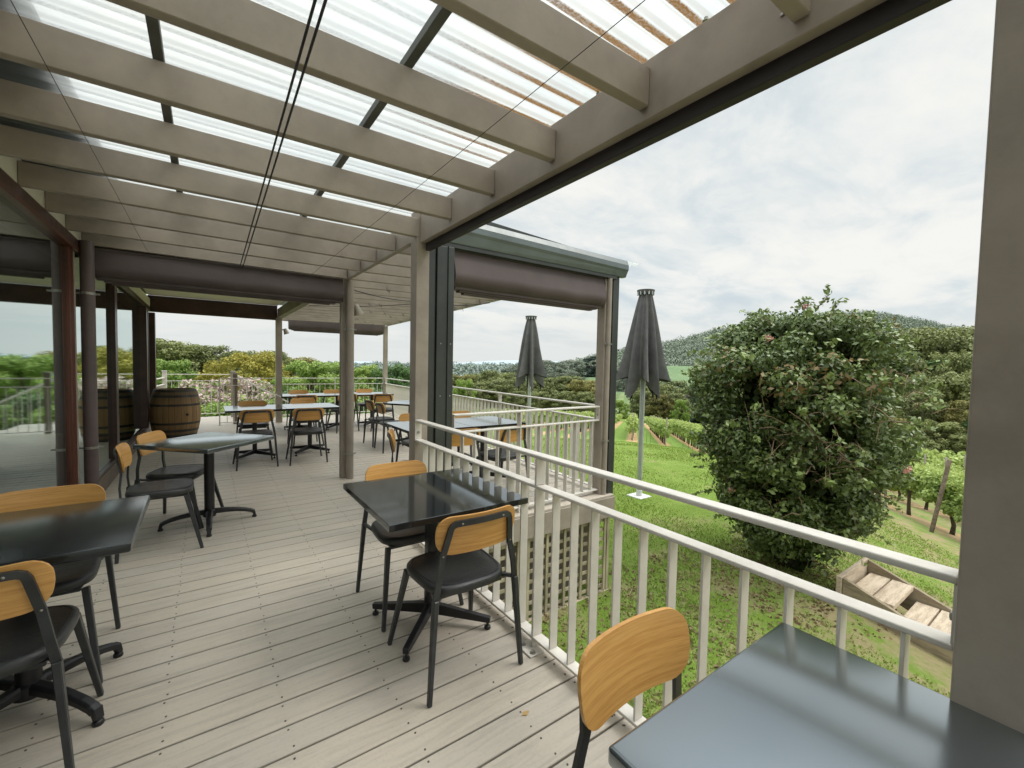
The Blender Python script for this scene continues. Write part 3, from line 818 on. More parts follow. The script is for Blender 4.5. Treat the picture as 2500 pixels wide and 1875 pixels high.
def flood(x, y, z, rz, label):
    t = empty('floodlight', (x, y, z), rz, label, 'floodlight', 'floodlights on the posts')
    m = MB(); m.lathe([(.028, .11), (.036, .10), (.05, .03), (.062, -.02), (.058, -.022)], 14); o = m.build('shell', MT['lamp'], t, smooth=True); o.rotation_euler = (0, -.35, 0); o.location = (.075, 0, 0)
    m = MB(); m.box(-.02, .07, -.012, .012, .06, .085); m.build('arm', MT['lamp'], t)
flood(1.485, 5.56, 2.06, 0, 'beige floodlight on the middle deck post beside the downpipe')
flood(1.48, 11.44, 2.10, 0, 'dark floodlight on the far deck post below the blind')

# ------------------------------------------------------------------ chairs
def rrect_grid(W, H, r, nu, nv, taper=0):
    rows = []
    zs = [H / 2 * math.sin(PI / 2 * (2 * j / nv - 1)) for j in range(nv + 1)]
    for z in zs:
        e = max(0, abs(z) - (H / 2 - r))
        hw = W / 2 - r + math.sqrt(max(r * r - e * e, 0)) - taper * (z < 0) * abs(z)
        rows.append([(hw * math.sin(PI / 2 * (2 * i / nu - 1) * .98) / math.sin(PI / 2 * .98), z) for i in range(nu + 1)])
    return rows
def plate(mb, rows, fpos, th):
    """curved plate from a grid of (u, z); fpos gives (x, y, z) of the front face, thickness toward -y"""
    nv = len(rows); nu = len(rows[0]); base = len(mb.v)
    for s in (0, 1):
        for row in rows:
            for (u, z) in row:
                x, y, zz = fpos(u, z); mb.v.append((x, y - s * th, zz))
    N = nv * nu
    for j in range(nv - 1):
        for i in range(nu - 1):
            a = base + j * nu + i
            mb.f.append((a, a + 1, a + nu + 1, a + nu)); mb.f.append((a + N, a + N + nu, a + N + nu + 1, a + N + 1))
    ring = [j * nu for j in range(nv)] + [(nv - 1) * nu + i for i in range(1, nu)] + [j * nu + nu - 1 for j in range(nv - 2, -1, -1)] + [i for i in range(nu - 2, 0, -1)]
    for a, b in zip(ring, ring[1:] + ring[:1]): mb.f.append((base + a, base + b, base + b + N, base + a + N))
def backy(u, z):      # curve and lean of the backrest; z relative to its middle (.707)
    return -.252 - .17 * z + .85 * u * u
def make_chair():
    t = empty('dining_chair', (0, 0, 0), label='x', cat='chair', group='oak backed black chairs')
    # seat pad
    m = MB()
    def outline(k, n=44):
        pts = []
        for i in range(n):
            a = 2 * PI * i / n
            c, s = math.cos(a), math.sin(a)
            e = 2 / 3.6
            x = math.copysign(abs(c) ** e, c); y = math.copysign(abs(s) ** e, s)
            w = .208 + .012 * y
            pts.append((x * w * k, y * .205 * k - .012))
        return pts
    rings = [(.93, .420), (.985, .426), (1.0, .437), (.995, .452), (.965, .461), (.90, .4655), (.60, .463), (.25, .461)]
    n = 44
    for k, z in rings: m.v += [(x, y, z) for x, y in outline(k, n)]
    for i in range(len(rings) - 1):
        for j in range(n): m.f.append((i * n + j, i * n + (j + 1) % n, (i + 1) * n + (j + 1) % n, (i + 1) * n + j))
    m.f.append(tuple(range(n))[::-1]); m.f.append(tuple(range((len(rings) - 1) * n, len(rings) * n)))
    seat = m.build('seat', MT['vinyl'], t, smooth=True)
    m = MB(); m.sweep([(x, y, .4655) for x, y in outline(.90, n)] + [(*outline(.90, n)[0], .4655)], [(-.002, -.001), (.002, -.001), (.002, .0015), (-.002, .0015)], caps=False)
    m.build('piping', MT['vinyl'], seat)
    m = MB(); m.box(-.17, .17, -.17, .16, .402, .419); m.build('seat_pan', MT['chair_metal'], t, bevel=.004)
    # backrest
    m = MB(); plate(m, rrect_grid(.41, .178, .062, 22, 12, taper=.12), lambda u, z: (u, backy(u, z) + .012, .707 + z), .011)
    br = m.build('backrest', MT['oak'], t, smooth=True)
    # U frame behind it
    m = MB(); pr = [(-.013, -.006), (.013, -.006), (.013, .006), (-.013, .006)]
    path = []
    for s in (-1, 1):
        seg = [(s * .207, -.222, .435), (s * .193, -.228, .52), (s * .175, backy(.175, -.09) - .010, .617), (s * .160, backy(.16, .0) - .010, .70), (s * .152, backy(.152, .035) - .010, .742)]
        arc = [(s * .145, backy(.145, .05) - .010, .757), (s * .13, backy(.13, .055) - .010, .765), (s * .108, backy(.108, .057) - .010, .767)]
        if s < 0: path += seg + arc + [(-.05, backy(.05, .057) - .010, .768), (0, backy(0, .057) - .010, .768), (.05, backy(.05, .057) - .010, .768)]
        else: path += arc[::-1] + seg[::-1]
    m.sweep(path, pr, up=(0, 1, 0))
    fr = m.build('back_frame', MT['chair_metal'], t, bevel=0)
    for s in (-1, 1):
        m = MB()
        m.bar((s * .207, -.222, .437), (s * .240, -.245, 0), .024, .032, up=(0, 1, 0), w1=.019, h1=.022)
        m.bar((s * .207, -.222, .437), (s * .165, -.11, .411), .022, .016)
        m.build('leg', MT['chair_metal'], t, bevel=.003, seg=1)
        m = MB(); m.bar((s * .185, .150, .415), (s * .240, .245, 0), .026, .034, up=(0, 1, 0), w1=.019, h1=.022)
        m.build('leg', MT['chair_metal'], t, bevel=.003, seg=1)
    m = MB()
    for x, z in ((-.175, -.085), (.175, -.085), (-.105, .058), (.105, .058)):
        y = backy(x, z) - .0165
        m.add([(x + .005 * math.cos(a), y, .707 + z + .005 * math.sin(a)) for a in np.linspace(0, 2 * PI, 9)[:-1]] + [(x, y - .003, .707 + z)], [(i, (i + 1) % 8, 8) for i in range(8)])
    m.build('rivet', MT['steel'], t)
    return t
CH = [
 (1.00, 1.875, 0, 'nearest oak backed chair at the black table by the railing, its back to the viewer'),
 (1.01, 2.485, 180, 'oak backed chair on the far side of the black table by the railing'),
 (-.28, 4.265, -90, 'nearer of two chairs beside the slate table left of the middle deck post'),
 (-.19, 4.80, -112, 'farther of two chairs beside the slate table close to the wine barrel'),
 (-.62, 2.225, 0, 'chair cut by the left frame edge in front of the left dark table'),
 (-.635, 2.80, 180, 'chair behind the left dark table close to the glass wall'),
 (.875, .45, 180, 'oak chair at the big slate table in the lower right corner'),
 (.545, 6.86, 2, 'left chair of the front pair at the long white glare table by the far post'),
 (1.185, 6.82, -2, 'right chair of the front pair at the long table just left of the middle post'),
 (.60, 7.82, 178, 'left chair behind the joined pair of tables in front of the newel post'),
 (1.40, 8.12, 182, 'right chair behind the joined pair of tables near the far deck post'),
 (1.58, 9.34, 0, 'leftmost chair in front of the far row of tables'),
 (2.33, 9.42, 12, 'chair half hidden by the middle downpipe in front of the far row of tables'),
 (1.70, 10.50, 180, 'leftmost chair behind the far row of tables before the end railing'),
 (2.42, 10.50, 180, 'middle chair behind the far row of tables before the end railing'),
 (3.16, 10.52, 178, 'rightmost chair behind the far row of tables before the end railing'),
 (3.12, 9.20, -20, 'chair turned to the right end of the far row of tables beside the outer railing'),
 (2.555, 7.60, -88, 'farther of two side-on chairs at the turned table beyond the middle post'),
 (2.555, 7.01, -92, 'nearer of two side-on chairs at the turned table beyond the middle post'),
 (2.70, 4.03, 8, 'chair behind the front extension railing with its back to the lawn'),
 (2.15, 4.09, -4, 'chair half hidden by the charcoal blind guide at the extension tables'),
 (1.67, 3.95, -111, 'chair seen edge-on at the corner of the extension tables beside the big post'),
 (2.22, 5.12, 180, 'chair facing the viewer behind the left extension table'),
 (2.86, 5.10, 180, 'chair mostly hidden behind the right extension table'),
]
proto = make_chair()
for i, (x, y, a, lb) in enumerate(CH):
    o = proto if i == 0 else copy_tree(proto)
    o.location = (x, y, 0); o.rotation_euler = (0, 0, rad(a)); o['label'] = lb

# ------------------------------------------------------------------ tables
def table_thin():
    t = empty('cafe_table', (0, 0, 0), label='x', cat='table', group='square cafe tables')
    m = MB(); m.box(-.378, .378, -.388, .388, .715, .745); m.build('tabletop', MT['top_black'], t, bevel=.0025)
    m = MB(); m.box(-.14, .14, -.14, .14, .705, .7145); m.build('mount_plate', MT['table_black'], t)
    m = MB(); m.box(-.029, .029, -.029, .029, .10, .7045); m.build('column', MT['table_black'], t, bevel=.008, seg=3, smooth=True)
    for k in range(4):
        a = rad(45 + 90 * k); d = Vector((math.cos(a), math.sin(a), 0))
        m = MB(); m.bar(d * .0 + Vector((0, 0, .085)), d * .345 + Vector((0, 0, .052)), .036, .062, w1=.030, h1=.03)
        leg = m.build('leg', MT['table_black'], t, bevel=.004)
        m = MB(); p = d * .33; m.lathe([(.016, 0), (.019, .006), (.017, .016), (.007, .02), (.007, .037)], 12, (p.x, p.y, 0)); m.build('foot', MT['table_black'], leg, smooth=True)
    return t
def table_thick():
    t = empty('cafe_table', (0, 0, 0), label='x', cat='table', group='square cafe tables')
    m = MB(); m.box(-.36, .36, -.36, .36, .707, .745); m.build('tabletop', MT['top_slate'], t, bevel=.009, seg=3, smooth=True)
    m = MB(); m.box(-.15, .15, -.15, .15, .697, .7065); m.build('mount_plate', MT['table_black'], t)
    m = MB(); m.lathe([(.050, .07), (.050, .12), (.039, .13), (.039, .6965)], 20); m.build('column', MT['table_black'], t, smooth=True)
    for k in range(4):
        a = rad(45 + 90 * k); d = Vector((math.cos(a), math.sin(a), 0)); Z = Vector((0, 0, 1))
        pts = [d * r + Z * z for r, z in ((.03, .112), (.12, .108), (.2, .098), (.27, .083), (.315, .068), (.335, .055))]
        m = MB(); m.sweep(pts, [(-.022, -.018), (.022, -.018), (.022, .006), (.012, .014), (-.012, .014), (-.022, .006)], scale=[1.25, 1.15, 1.0, .95, .92, .9])
        m.bar(d * .33 + Z * .066, d * .342 + Z * .022, .034, .026, up=d, w1=.03, h1=.022)
        leg = m.build('leg', MT['table_black'], t, bevel=.002, seg=1)
        p = d * .340; m = MB(); m.lathe([(.018, 0), (.02, .005), (.018, .016), (.008, .024)], 12, (p.x, p.y, 0)); m.build('foot', MT['table_black'], leg, smooth=True)
    return t
TB = [
 ('thin', 1.02, 2.19, 0, 1, 'square glossy black table against the near railing'),
 ('thin', .585, 7.45, 0, 1, 'left table of the joined pair with white sky glare before the newel post'),
 ('thin', 1.345, 7.46, 0, 1, 'right table of the joined pair with white sky glare behind the middle post'),
 ('thin', 1.58, 9.93, 0, 1, 'left table of the far row in front of the end railing'),
 ('thin', 2.34, 9.93, 0, 1, 'middle table of the far row in front of the end railing'),
 ('thin', 3.10, 9.94, 0, 1, 'right table of the far row in front of the end railing'),
 ('thin', 3.02, 7.43, 35, 1, 'turned table standing at an angle beyond the big corner post'),
 ('thin', 2.09, 4.63, 0, .98, 'left table of the joined pair on the deck extension behind the blind guide'),
 ('thin', 2.85, 4.63, 0, .98, 'right table of the joined pair on the deck extension beside the front railing'),
 ('thick', .015, 4.60, 44, 1, 'slate topped table turned like a diamond in the middle left of the deck'),
 ('thick', -.60, 2.515, 0, 1, 'dark table at the left frame edge beside the glass wall'),
 ('thick', .965, .165, 0, 1, 'big slate topped table filling the lower right corner'),
]
pt = {'thin': None, 'thick': None}
for kind, x, y, a, s, lb in TB:
    if pt[kind] is None:
        o = pt[kind] = table_thin() if kind == 'thin' else table_thick()
    else: o = copy_tree(pt[kind])
    o.location = (x, y, 0); o.rotation_euler = (0, 0, rad(a)); o['label'] = lb
    if lb.startswith('dark table at the left'):     # this one has a duller black top
        tp = [c for c in o.children if c.name.startswith('tabletop')][0]
        tp.data = tp.data.copy(); tp.data.materials.clear(); tp.data.materials.append(MT['top_satin'])

# ------------------------------------------------------------------ wine barrel
bar = empty('wine_barrel', (-.475, 10.28, 0), rad(-62), label='old oak wine barrel standing by the glass wall', cat='barrel')
def barrel_r(z): return .315 + .075 * (1 - ((z - .44) / .44) ** 2)
def barrel_mat():
    m, nt, b = new_mat('barrel_staves')
    t = nt.nodes.new('ShaderNodeTexCoord'); sx = nt.nodes.new('ShaderNodeSeparateXYZ'); lk(nt, t.outputs['Object'], sx.inputs[0])
    an = mth(nt, 'ARCTAN2', sx.outputs['Y'], sx.outputs['X'])
    k = mth(nt, 'MULTIPLY', an, 26 / (2 * PI))
    wn = nt.nodes.new('ShaderNodeTexWhiteNoise'); wn.noise_dimensions = '1D'; lk(nt, mth(nt, 'FLOOR', k), wn.inputs['W'])
    edge = mth(nt, 'ABSOLUTE', mth(nt, 'SUBTRACT', mth(nt, 'FRACT', k), .5))
    c = mixc(nt, wn.outputs['Value'], (.29, .17, .07), (.39, .25, .11))
    mp = nt.nodes.new('ShaderNodeMapping'); mp.inputs['Scale'].default_value = (14, 14, 1.5); lk(nt, t.outputs['Object'], mp.inputs['Vector'])
    c = mixc(nt, mth(nt, 'MULTIPLY', sstep(nt, noise(nt, mp.outputs[0], 2, 6, .7), .45, .75), .7), c, (.13, .08, .04))
    ends = mth(nt, 'ABSOLUTE', mth(nt, 'SUBTRACT', sx.outputs['Z'], .42))
    c = mixc(nt, mth(nt, 'MULTIPLY', sstep(nt, ends, .15, .42), .6), c, (.10, .085, .06))
    c = mixc(nt, sstep(nt, edge, .46, .5), c, (.03, .018, .01))
    lk(nt, c, b.inputs['Base Color']); b.inputs['Roughness'].default_value = .7
    bump(nt, b, mth(nt, 'SUBTRACT', 1.0, sstep(nt, edge, .44, .5)), .5, .01)
    return m
m = MB(); m.lathe([(barrel_r(z), z) for z in np.linspace(0, .88, 19)] + [(.295, .88), (.292, .845)], 52); m.build('staves', barrel_mat(), bar, smooth=True)
MB().lathe([(.291, .835), (.291, .8435)], 40).build('lid', MT['dark_floor'], bar)
for z0, z1 in ((.005, .05), (.10, .145), (.235, .275), (.575, .615), (.735, .78), (.835, .875)):
    m = MB(); m.lathe([(barrel_r(z0) + .003, z0), (barrel_r(z1) + .003, z1)], 52, closed=False); m.build('hoop', MT['hoop'], bar, smooth=True)
m = MB(); m.lathe([(.022, 0), (.022, .012)], 14); o = m.build('bung', MT['black'], bar); o.location = (.388, 0, .42); o.rotation_euler = (0, PI / 2, 0)

# ------------------------------------------------------------------ closed umbrellas
def make_umbrella():
    t = empty('closed_umbrella', (0, 0, 0), label='x', cat='umbrella', group='closed grey umbrellas on the lawn')
    MB().lathe([(.050, .02), (.050, 3.9)], 18).build('pole', MT['umb_pole'], t, smooth=True)
    m = MB(); m.box(-.17, .17, -.17, .17, .0, .025); m.lathe([(.06, .0301), (.055, .14)], 16); m.build('base_plate', MT['white_plate'], t, bevel=.005)
    nth, nz = 160, 34
    V = []; ztop, zb = 3.98, 1.98
    for i in range(nz + 1):
        s = i / nz
        for j in range(nth):
            a = 2 * PI * j / nth
            k = 8 * a
            lobe = .5 + .5 * math.cos(k + .5 * math.sin(a * 3) * s)
            lobe = lobe ** 1.4
            fine = .5 + .5 * math.cos(2.0 * k + 1.1 + 1.5 * math.sin(3 * a))
            R = .12 + .325 * s ** .92
            r = R * (1 - (.26 + .38 * s) * (1 - lobe) + (.05 + .10 * s) * (fine - .5)) * (1 + .06 * math.sin(a * 2 + 1) * s + .05 * math.sin(a * 5 + 2) * s)
            hang = 1.0 if True else 0
            cor = (.5 + .5 * math.cos(4 * a)) ** .8
            z = ztop - s * (ztop - zb - .52) - (s ** 2.2) * .52 * (.62 * cor + .38 * lobe) 
            r *= 1 + .22 * s ** 4 * (1 - cor) * lobe - .25 * s ** 5 * cor * (1 - lobe)
            V.append((r * math.cos(a), r * math.sin(a), z))
    Fq = [(i * nth + j, (i + 1) * nth + j, (i + 1) * nth + (j + 1) % nth, i * nth + (j + 1) % nth) for i in range(nz) for j in range(nth)]
    m = MB(); m.add(V, Fq); m.build('canopy', MT['umbrella'], t, smooth=True)
    m = MB(); m.lathe([(.09, 3.97), (.135, 3.985), (.168, 4.045), (.168, 4.065), (.05, 4.07)], 24); cap = m.build('top_cap', MT['umbrella'], t, smooth=True)
    m = MB()
    for j in range(12):
        a = 2 * PI * j / 12; m.box(.150 * math.cos(a) - .01, .150 * math.cos(a) + .01, .150 * math.sin(a) - .01, .150 * math.sin(a) + .01, 3.965, 4.035)
    m.build('vent_spacer', MT['umb_pole'], cap)
    for a0 in (.0, PI / 2, PI, 1.5 * PI):
        c = Vector((.33 * math.cos(a0), .33 * math.sin(a0), 1.955))
        m = MB(); m.tube([c + Vector((.028 * math.cos(b) * math.sin(a0), -.028 * math.cos(b) * math.cos(a0), .04 * math.sin(b) - .02)) for b in np.linspace(0, 2 * PI, 13)], .006, 6)
        m.tube([c + Vector((0, 0, .01)), c + Vector((-.02 * math.cos(a0), -.02 * math.sin(a0), .16))], .018, 6)
        m.build('rib_end', MT['black'], t)
    return t
um = make_umbrella()
um.location = (7.0, 5.44, g1(7.0, 5.44)); um['label'] = 'larger closed grey umbrella on the lawn just right of the outer corner post'
um2 = copy_tree(um); um2.location = (7.70, 9.98, g1(7.7, 9.98)); um2.rotation_euler = (0, 0, 1.1)
um2['label'] = 'smaller looking closed grey umbrella seen beyond the deck extension railing'

# ------------------------------------------------------------------ foliage
def leaf_cloud(cent, radii, count, size, flat=.35, fill=.55, elong=1.6, rng=RNG, droop=0):
    """leaf-sized faces through several clumps. cent (n,3), radii (n,3) -> V, F, shade"""
    cent = np.asarray(cent, float); radii = np.asarray(radii, float)
    w = radii.prod(1) ** (2 / 3); w = w / w.sum()
    ci = rng.choice(len(cent), count, p=w)
    d = rng.normal(size=(count, 3)); d /= np.linalg.norm(d, axis=1, keepdims=True)
    r = 1 - fill * rng.random(count) ** 1.6
    p = cent[ci] + d * r[:, None] * radii[ci]
    nrm = d * (1 - flat) + np.array((0, 0, flat)) + rng.normal(size=(count, 3)) * .45
    nrm /= np.linalg.norm(nrm, axis=1, keepdims=True)
    t = np.cross(nrm, rng.normal(size=(count, 3))); t /= np.linalg.norm(t, axis=1, keepdims=True) + 1e-9
    if droop: t[:, 2] -= droop; t /= np.linalg.norm(t, axis=1, keepdims=True)
    b = np.cross(nrm, t)
    s = size * rng.uniform(.6, 1.3, count)[:, None]
    mid = nrm * s * .18
    A = p - t * s * elong * .5; B = p + b * s * .5 - t * s * .08 + mid * 0; Cc = p + t * s * elong * .5; D = p - b * s * .5 - t * s * .08
    V = np.stack([A, B, Cc, D], 1).reshape(-1, 3)
    tone = rng.uniform(0, 1, len(cent))
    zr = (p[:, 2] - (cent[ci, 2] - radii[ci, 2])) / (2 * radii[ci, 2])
    sh = .25 * tone[ci] + .45 * zr * r + .18 * rng.random(count) + .05  # shading painted in: leaf colour lightens toward each clump's outer top
    return V, np.arange(4 * count).reshape(-1, 4), np.clip(sh, 0, 1)

def trunk_mb(h, r0, limbs, rng):
    m = MB()
    pts = [(0, 0, -.06 * h), (.02 * h * rng.normal(), .02 * h * rng.normal(), h * .3), (.03 * h * rng.normal(), .03 * h * rng.normal(), h * .62)]
    m.tube(pts, r0, 7, [1.25, .85, .4])
    for c in limbs:
        a = Vector(pts[1]).lerp(Vector(pts[2]), rng.random())
        c = Vector(c); mid = a.lerp(c, .5) + Vector((0, 0, -.04 * h))
        m.tube([a, mid, a.lerp(c, .92)], r0 * .4, 5, [1, .7, .3])
    return m

def make_tree_mesh(kind, seed):
    rng = np.random.default_rng(seed)
    if kind == 'gum':
        n = 92; cent = []; R = []
        for i in range(n):
            a = rng.uniform(0, 2 * PI); z = rng.uniform(.22, .93); rad_ = .36 * math.sqrt(max(.06, 1 - ((z - .55) / .5) ** 2)) * rng.uniform(.3, 1.0)
            cent.append((rad_ * math.cos(a), rad_ * math.sin(a), z)); q = rng.uniform(.045, .105); R.append((q * 1.05, q * 1.05, q * .8))
        cnt, sz, fl = 15000, .017, .4
    elif kind == 'bushy':
        n = 96; cent = []; R = []
        for i in range(n):
            a = rng.uniform(0, 2 * PI); z = rng.uniform(.15, .92); rad_ = .46 * math.sqrt(max(.05, 1 - ((z - .42) / .56) ** 2)) * rng.uniform(.35, 1.0)
            cent.append((rad_ * math.cos(a), rad_ * math.sin(a), z)); q = rng.uniform(.045, .10); R.append((q, q, q * .85))
        cnt, sz, fl = 13000, .020, .2
    elif kind == 'wattle':
        n = 60; cent = []; R = []
        for i in range(n):
            a = rng.uniform(0, 2 * PI); z = rng.uniform(.2, .95); rad_ = .78 * math.sqrt(max(.02, 1 - (z / 1.02) ** 2)) * rng.uniform(.6, 1.0)
            cent.append((rad_ * math.cos(a), rad_ * math.sin(a), z)); q = rng.uniform(.09, .15); R.append((q * 1.2, q * 1.2, q * .75))
        cnt, sz, fl = 15000, .022, .35
    else:   # pine
        n = 40; cent = []; R = []
        for i in range(n):
            z = rng.uniform(.1, .97); rad_ = .24 * (1.02 - z) * rng.uniform(.4, 1.1); a = rng.uniform(0, 2 * PI)
            cent.append((rad_ * math.cos(a), rad_ * math.sin(a), z)); q = .035 + .09 * (1 - z); R.append((q, q, q * .6))
        cnt, sz, fl = 9000, .020, .1
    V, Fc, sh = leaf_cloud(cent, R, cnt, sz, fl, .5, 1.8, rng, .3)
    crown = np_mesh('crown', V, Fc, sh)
    idx = rng.choice(n, 9, replace=False)
    tk = trunk_mb(1.0, .022 if kind != 'bushy' else .03, [cent[i] for i in idx], rng).mesh('trunk', smooth=True)
    return crown, tk
TM = {}
for kind, seeds in (('gum', (1, 2, 3)), ('bushy', (4, 5)), ('wattle', (6,)), ('pine', (7,))):
    TM[kind] = [make_tree_mesh(kind, s) for s in seeds]
LM = {
 'gum': leafmat('gum_leaf', (.075, .100, .034), (.33, .36, .135), .55, .3, .15),
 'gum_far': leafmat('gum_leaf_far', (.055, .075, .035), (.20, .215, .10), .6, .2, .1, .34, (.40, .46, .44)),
 'lime': leafmat('lime_leaf', (.12, .21, .04), (.38, .50, .13), .5, .3, .3),
 'green': leafmat('mid_green_leaf', (.035, .085, .028), (.16, .26, .08), .5, .3, .2),
 'wattle': leafmat('wattle_leaf', (.15, .145, .025), (.52, .46, .10), .6, .2, .2),
 'rust': leafmat('rusty_leaf', (.085, .09, .03), (.38, .35, .12), .6, .2, .15),
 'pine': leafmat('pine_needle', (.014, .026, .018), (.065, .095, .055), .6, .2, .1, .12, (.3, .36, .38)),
}
TREES = {}
def tree(kind, lm, u, vtop, d, wscale=1.0, label=None, group=None, name=None, hmin=3.0, rz=None, hscale=1.0):
    p = at(u, vtop, d)
    z = g1(p.x, p.y)
    h = max(p.z - z, hmin) * hscale
    t = empty(name or {'gum': 'gum_tree', 'bushy': 'leafy_tree', 'wattle': 'wattle_tree', 'pine': 'pine_tree'}[kind], (p.x, p.y, z), rz if rz is not None else random.uniform(0, 6.28), label, 'tree', group)
    cm, tm = TM[kind][len(TREES) % len(TM[kind])]
    TREES[t.name] = 1
    key = (cm.name, lm)
    if key not in VAR:
        c2 = cm.copy(); c2.materials.clear(); c2.materials.append(LM[lm]); VAR[key] = c2
    if not tm.materials: tm.materials.append(MT['gumtrunk'] if kind == 'gum' else MT['trunk'])
    cr_ = bpy.data.objects.new('crown', VAR[key]); COL.objects.link(cr_); cr_.parent = t
    tk = bpy.data.objects.new('trunk', tm); COL.objects.link(tk); tk.parent = t
    t.scale = (h * wscale, h * wscale, h)
    return t
VAR = {}
# left, beyond the far deck
G = 'trees beyond the far railing'
tree('gum', 'gum', 352, 728, 58, 1.2, 'tall olive gum tree just right of the dark door post', G)
tree('gum', 'gum', 425, 736, 62, 1.4, 'wide flat topped gum tree left of the golden wattle', G)
tree('gum', 'gum', 475, 762, 66, 1.3, 'low dark gum between the flat topped gum and the golden wattle', G)
tree('gum', 'gum', 300, 752, 64, 1.2, 'olive gum tree seen in line with the dark door frames', G)
tree('wattle', 'wattle', 535, 764, 46, 1.05, 'golden wattle tree with rounded yellow clumps', G)
tree('gum', 'gum', 592, 752, 60, 1.1, 'olive gum tree rising behind the golden wattle', G)
tree('gum', 'rust', 640, 768, 66, 1.1, 'brownish olive tree just right of the far deck post', G)
tree('gum', 'gum', 385, 738, 64, 1.3, 'middle gum tree of the tall clump right of the dark door post', G)
tree('gum', 'gum', 525, 752, 66, 1.2, 'olive gum tree crown showing just above the golden wattle', G)
tree('bushy', 'lime', 372, 774, 36, 1.0, 'bright green tree right of the dark door post behind the barrel', G)
tree('bushy', 'lime', 330, 790, 38, .9, 'bright green tree hidden behind the dark door post', G)
tree('bushy', 'lime', 668, 777, 34, 1.2, 'bright lime green tree right of the far deck post', G)
tree('bushy', 'lime', 722, 779, 37, 1.1, 'bright lime green tree left of the middle post', G)
tree('bushy', 'lime', 778, 785, 40, 1.05, 'bright lime green tree right of the middle post', G)
tree('bushy', 'green', 852, 784, 36, .9, 'dark green tree left of the big corner post', G)
tree('bushy', 'lime', 620, 812, 30, 1.1, 'low lime green tree behind the far post', G)
tree('bushy', 'green', 905, 792, 44, .9, 'mid green tree hidden behind the big corner post', G)
tree('bushy', 'lime', 1003, 817, 60, .75, 'small lime tree right of the charcoal blind guide', G)
# reflected in the glass wall
for i, (x, y, h, k, l) in enumerate(((9, 21, 5.2, 'bushy', 'green'), (13, 25, 6.2, 'bushy', 'lime'), (17.5, 24, 5.5, 'bushy', 'green'), (14, 33, 8, 'gum', 'gum'))):
    pass
# olive woodland in the valley
G = 'woodland trees in the valley'
n_w = 0
for (u, v, d, k, l, w) in ((1000, 812, 150, 'gum', 'rust', 1.1), (1030, 806, 160, 'gum', 'gum', 1.1), (1058, 800, 150, 'gum', 'gum', 1.0), (1088, 806, 165, 'gum', 'gum', 1.1), (1010, 830, 120, 'gum', 'gum', 1.2),
    (1045, 826, 125, 'gum', 'gum', 1.2), (1075, 822, 130, 'gum', 'gum', 1.2), (1112, 818, 140, 'gum', 'gum', 1.1), (1150, 824, 150, 'gum', 'gum', 1.2), (1180, 818, 150, 'gum', 'gum', 1.2), (1205, 815, 145, 'gum', 'gum', 1.2), (1232, 812, 142, 'gum', 'gum', 1.2),
    (1262, 822, 135, 'gum', 'rust', 1.1), (1288, 828, 130, 'gum', 'rust', 1.1), (1120, 846, 115, 'gum', 'gum', 1.2), (1165, 848, 112, 'gum', 'gum', 1.2), (1215, 845, 110, 'gum', 'gum', 1.2), (1262, 848, 112, 'gum', 'gum', 1.2),
    (1400, 822, 150, 'gum', 'gum', 1.1), (1430, 830, 140, 'gum', 'gum', 1.1), (1460, 822, 150, 'gum', 'gum', 1.1), (1395, 846, 128, 'gum', 'gum', 1.1), (1425, 852, 124, 'gum', 'rust', 1.1), (1458, 850, 126, 'gum', 'gum', 1.1)):
    tree(k, l, u, v - 4, d, w * 1.15, 'olive woodland tree in the valley beyond the vineyard', G); n_w += 1
tree('bushy', 'lime', 1338, 862, 112, 1.0, 'round bright green tree at the far end of the vine rows', 'trees at the end of the vineyard')
tree('bushy', 'lime', 1470, 862, 118, .7, 'small pale green tree at the far end of the vine rows left of the shrub', 'trees at the end of the vineyard')
for u, v, d in ((1497, 826, 128), (1522, 812, 132), (1548, 806, 130), (1575, 815, 134)):
    tree('pine', 'pine', u, v, d, 1.7, 'dark conifer behind the vineyard left of the large shrub', 'dark conifers behind the vineyard')
G = 'trees on the green hillside'
for (u, v, d) in ((1105, 792, 310), (1125, 784, 300), (1145, 780, 300), (1168, 776, 300), (1190, 778, 305), (1212, 782, 310), (1235, 776, 320), (1200, 790, 280), (1160, 792, 280), (1228, 797, 285),
                  (1345, 790, 300), (1368, 786, 310), (1390, 790, 300), (1415, 792, 310), (1348, 812, 260), (1378, 812, 260), (1408, 816, 255)):
    tree('gum', 'gum_far', u, v, d, 1.3, 'hazy grey green tree on the distant green hillside', G, hmin=12)
for (u, v) in ((1268, 768), (1282, 764), (1296, 766), (1310, 770)):
    tree('pine', 'pine', u, v, 340, 1.5, 'dark pine on the skyline of the distant hillside', 'pines on the skyline', hmin=14)
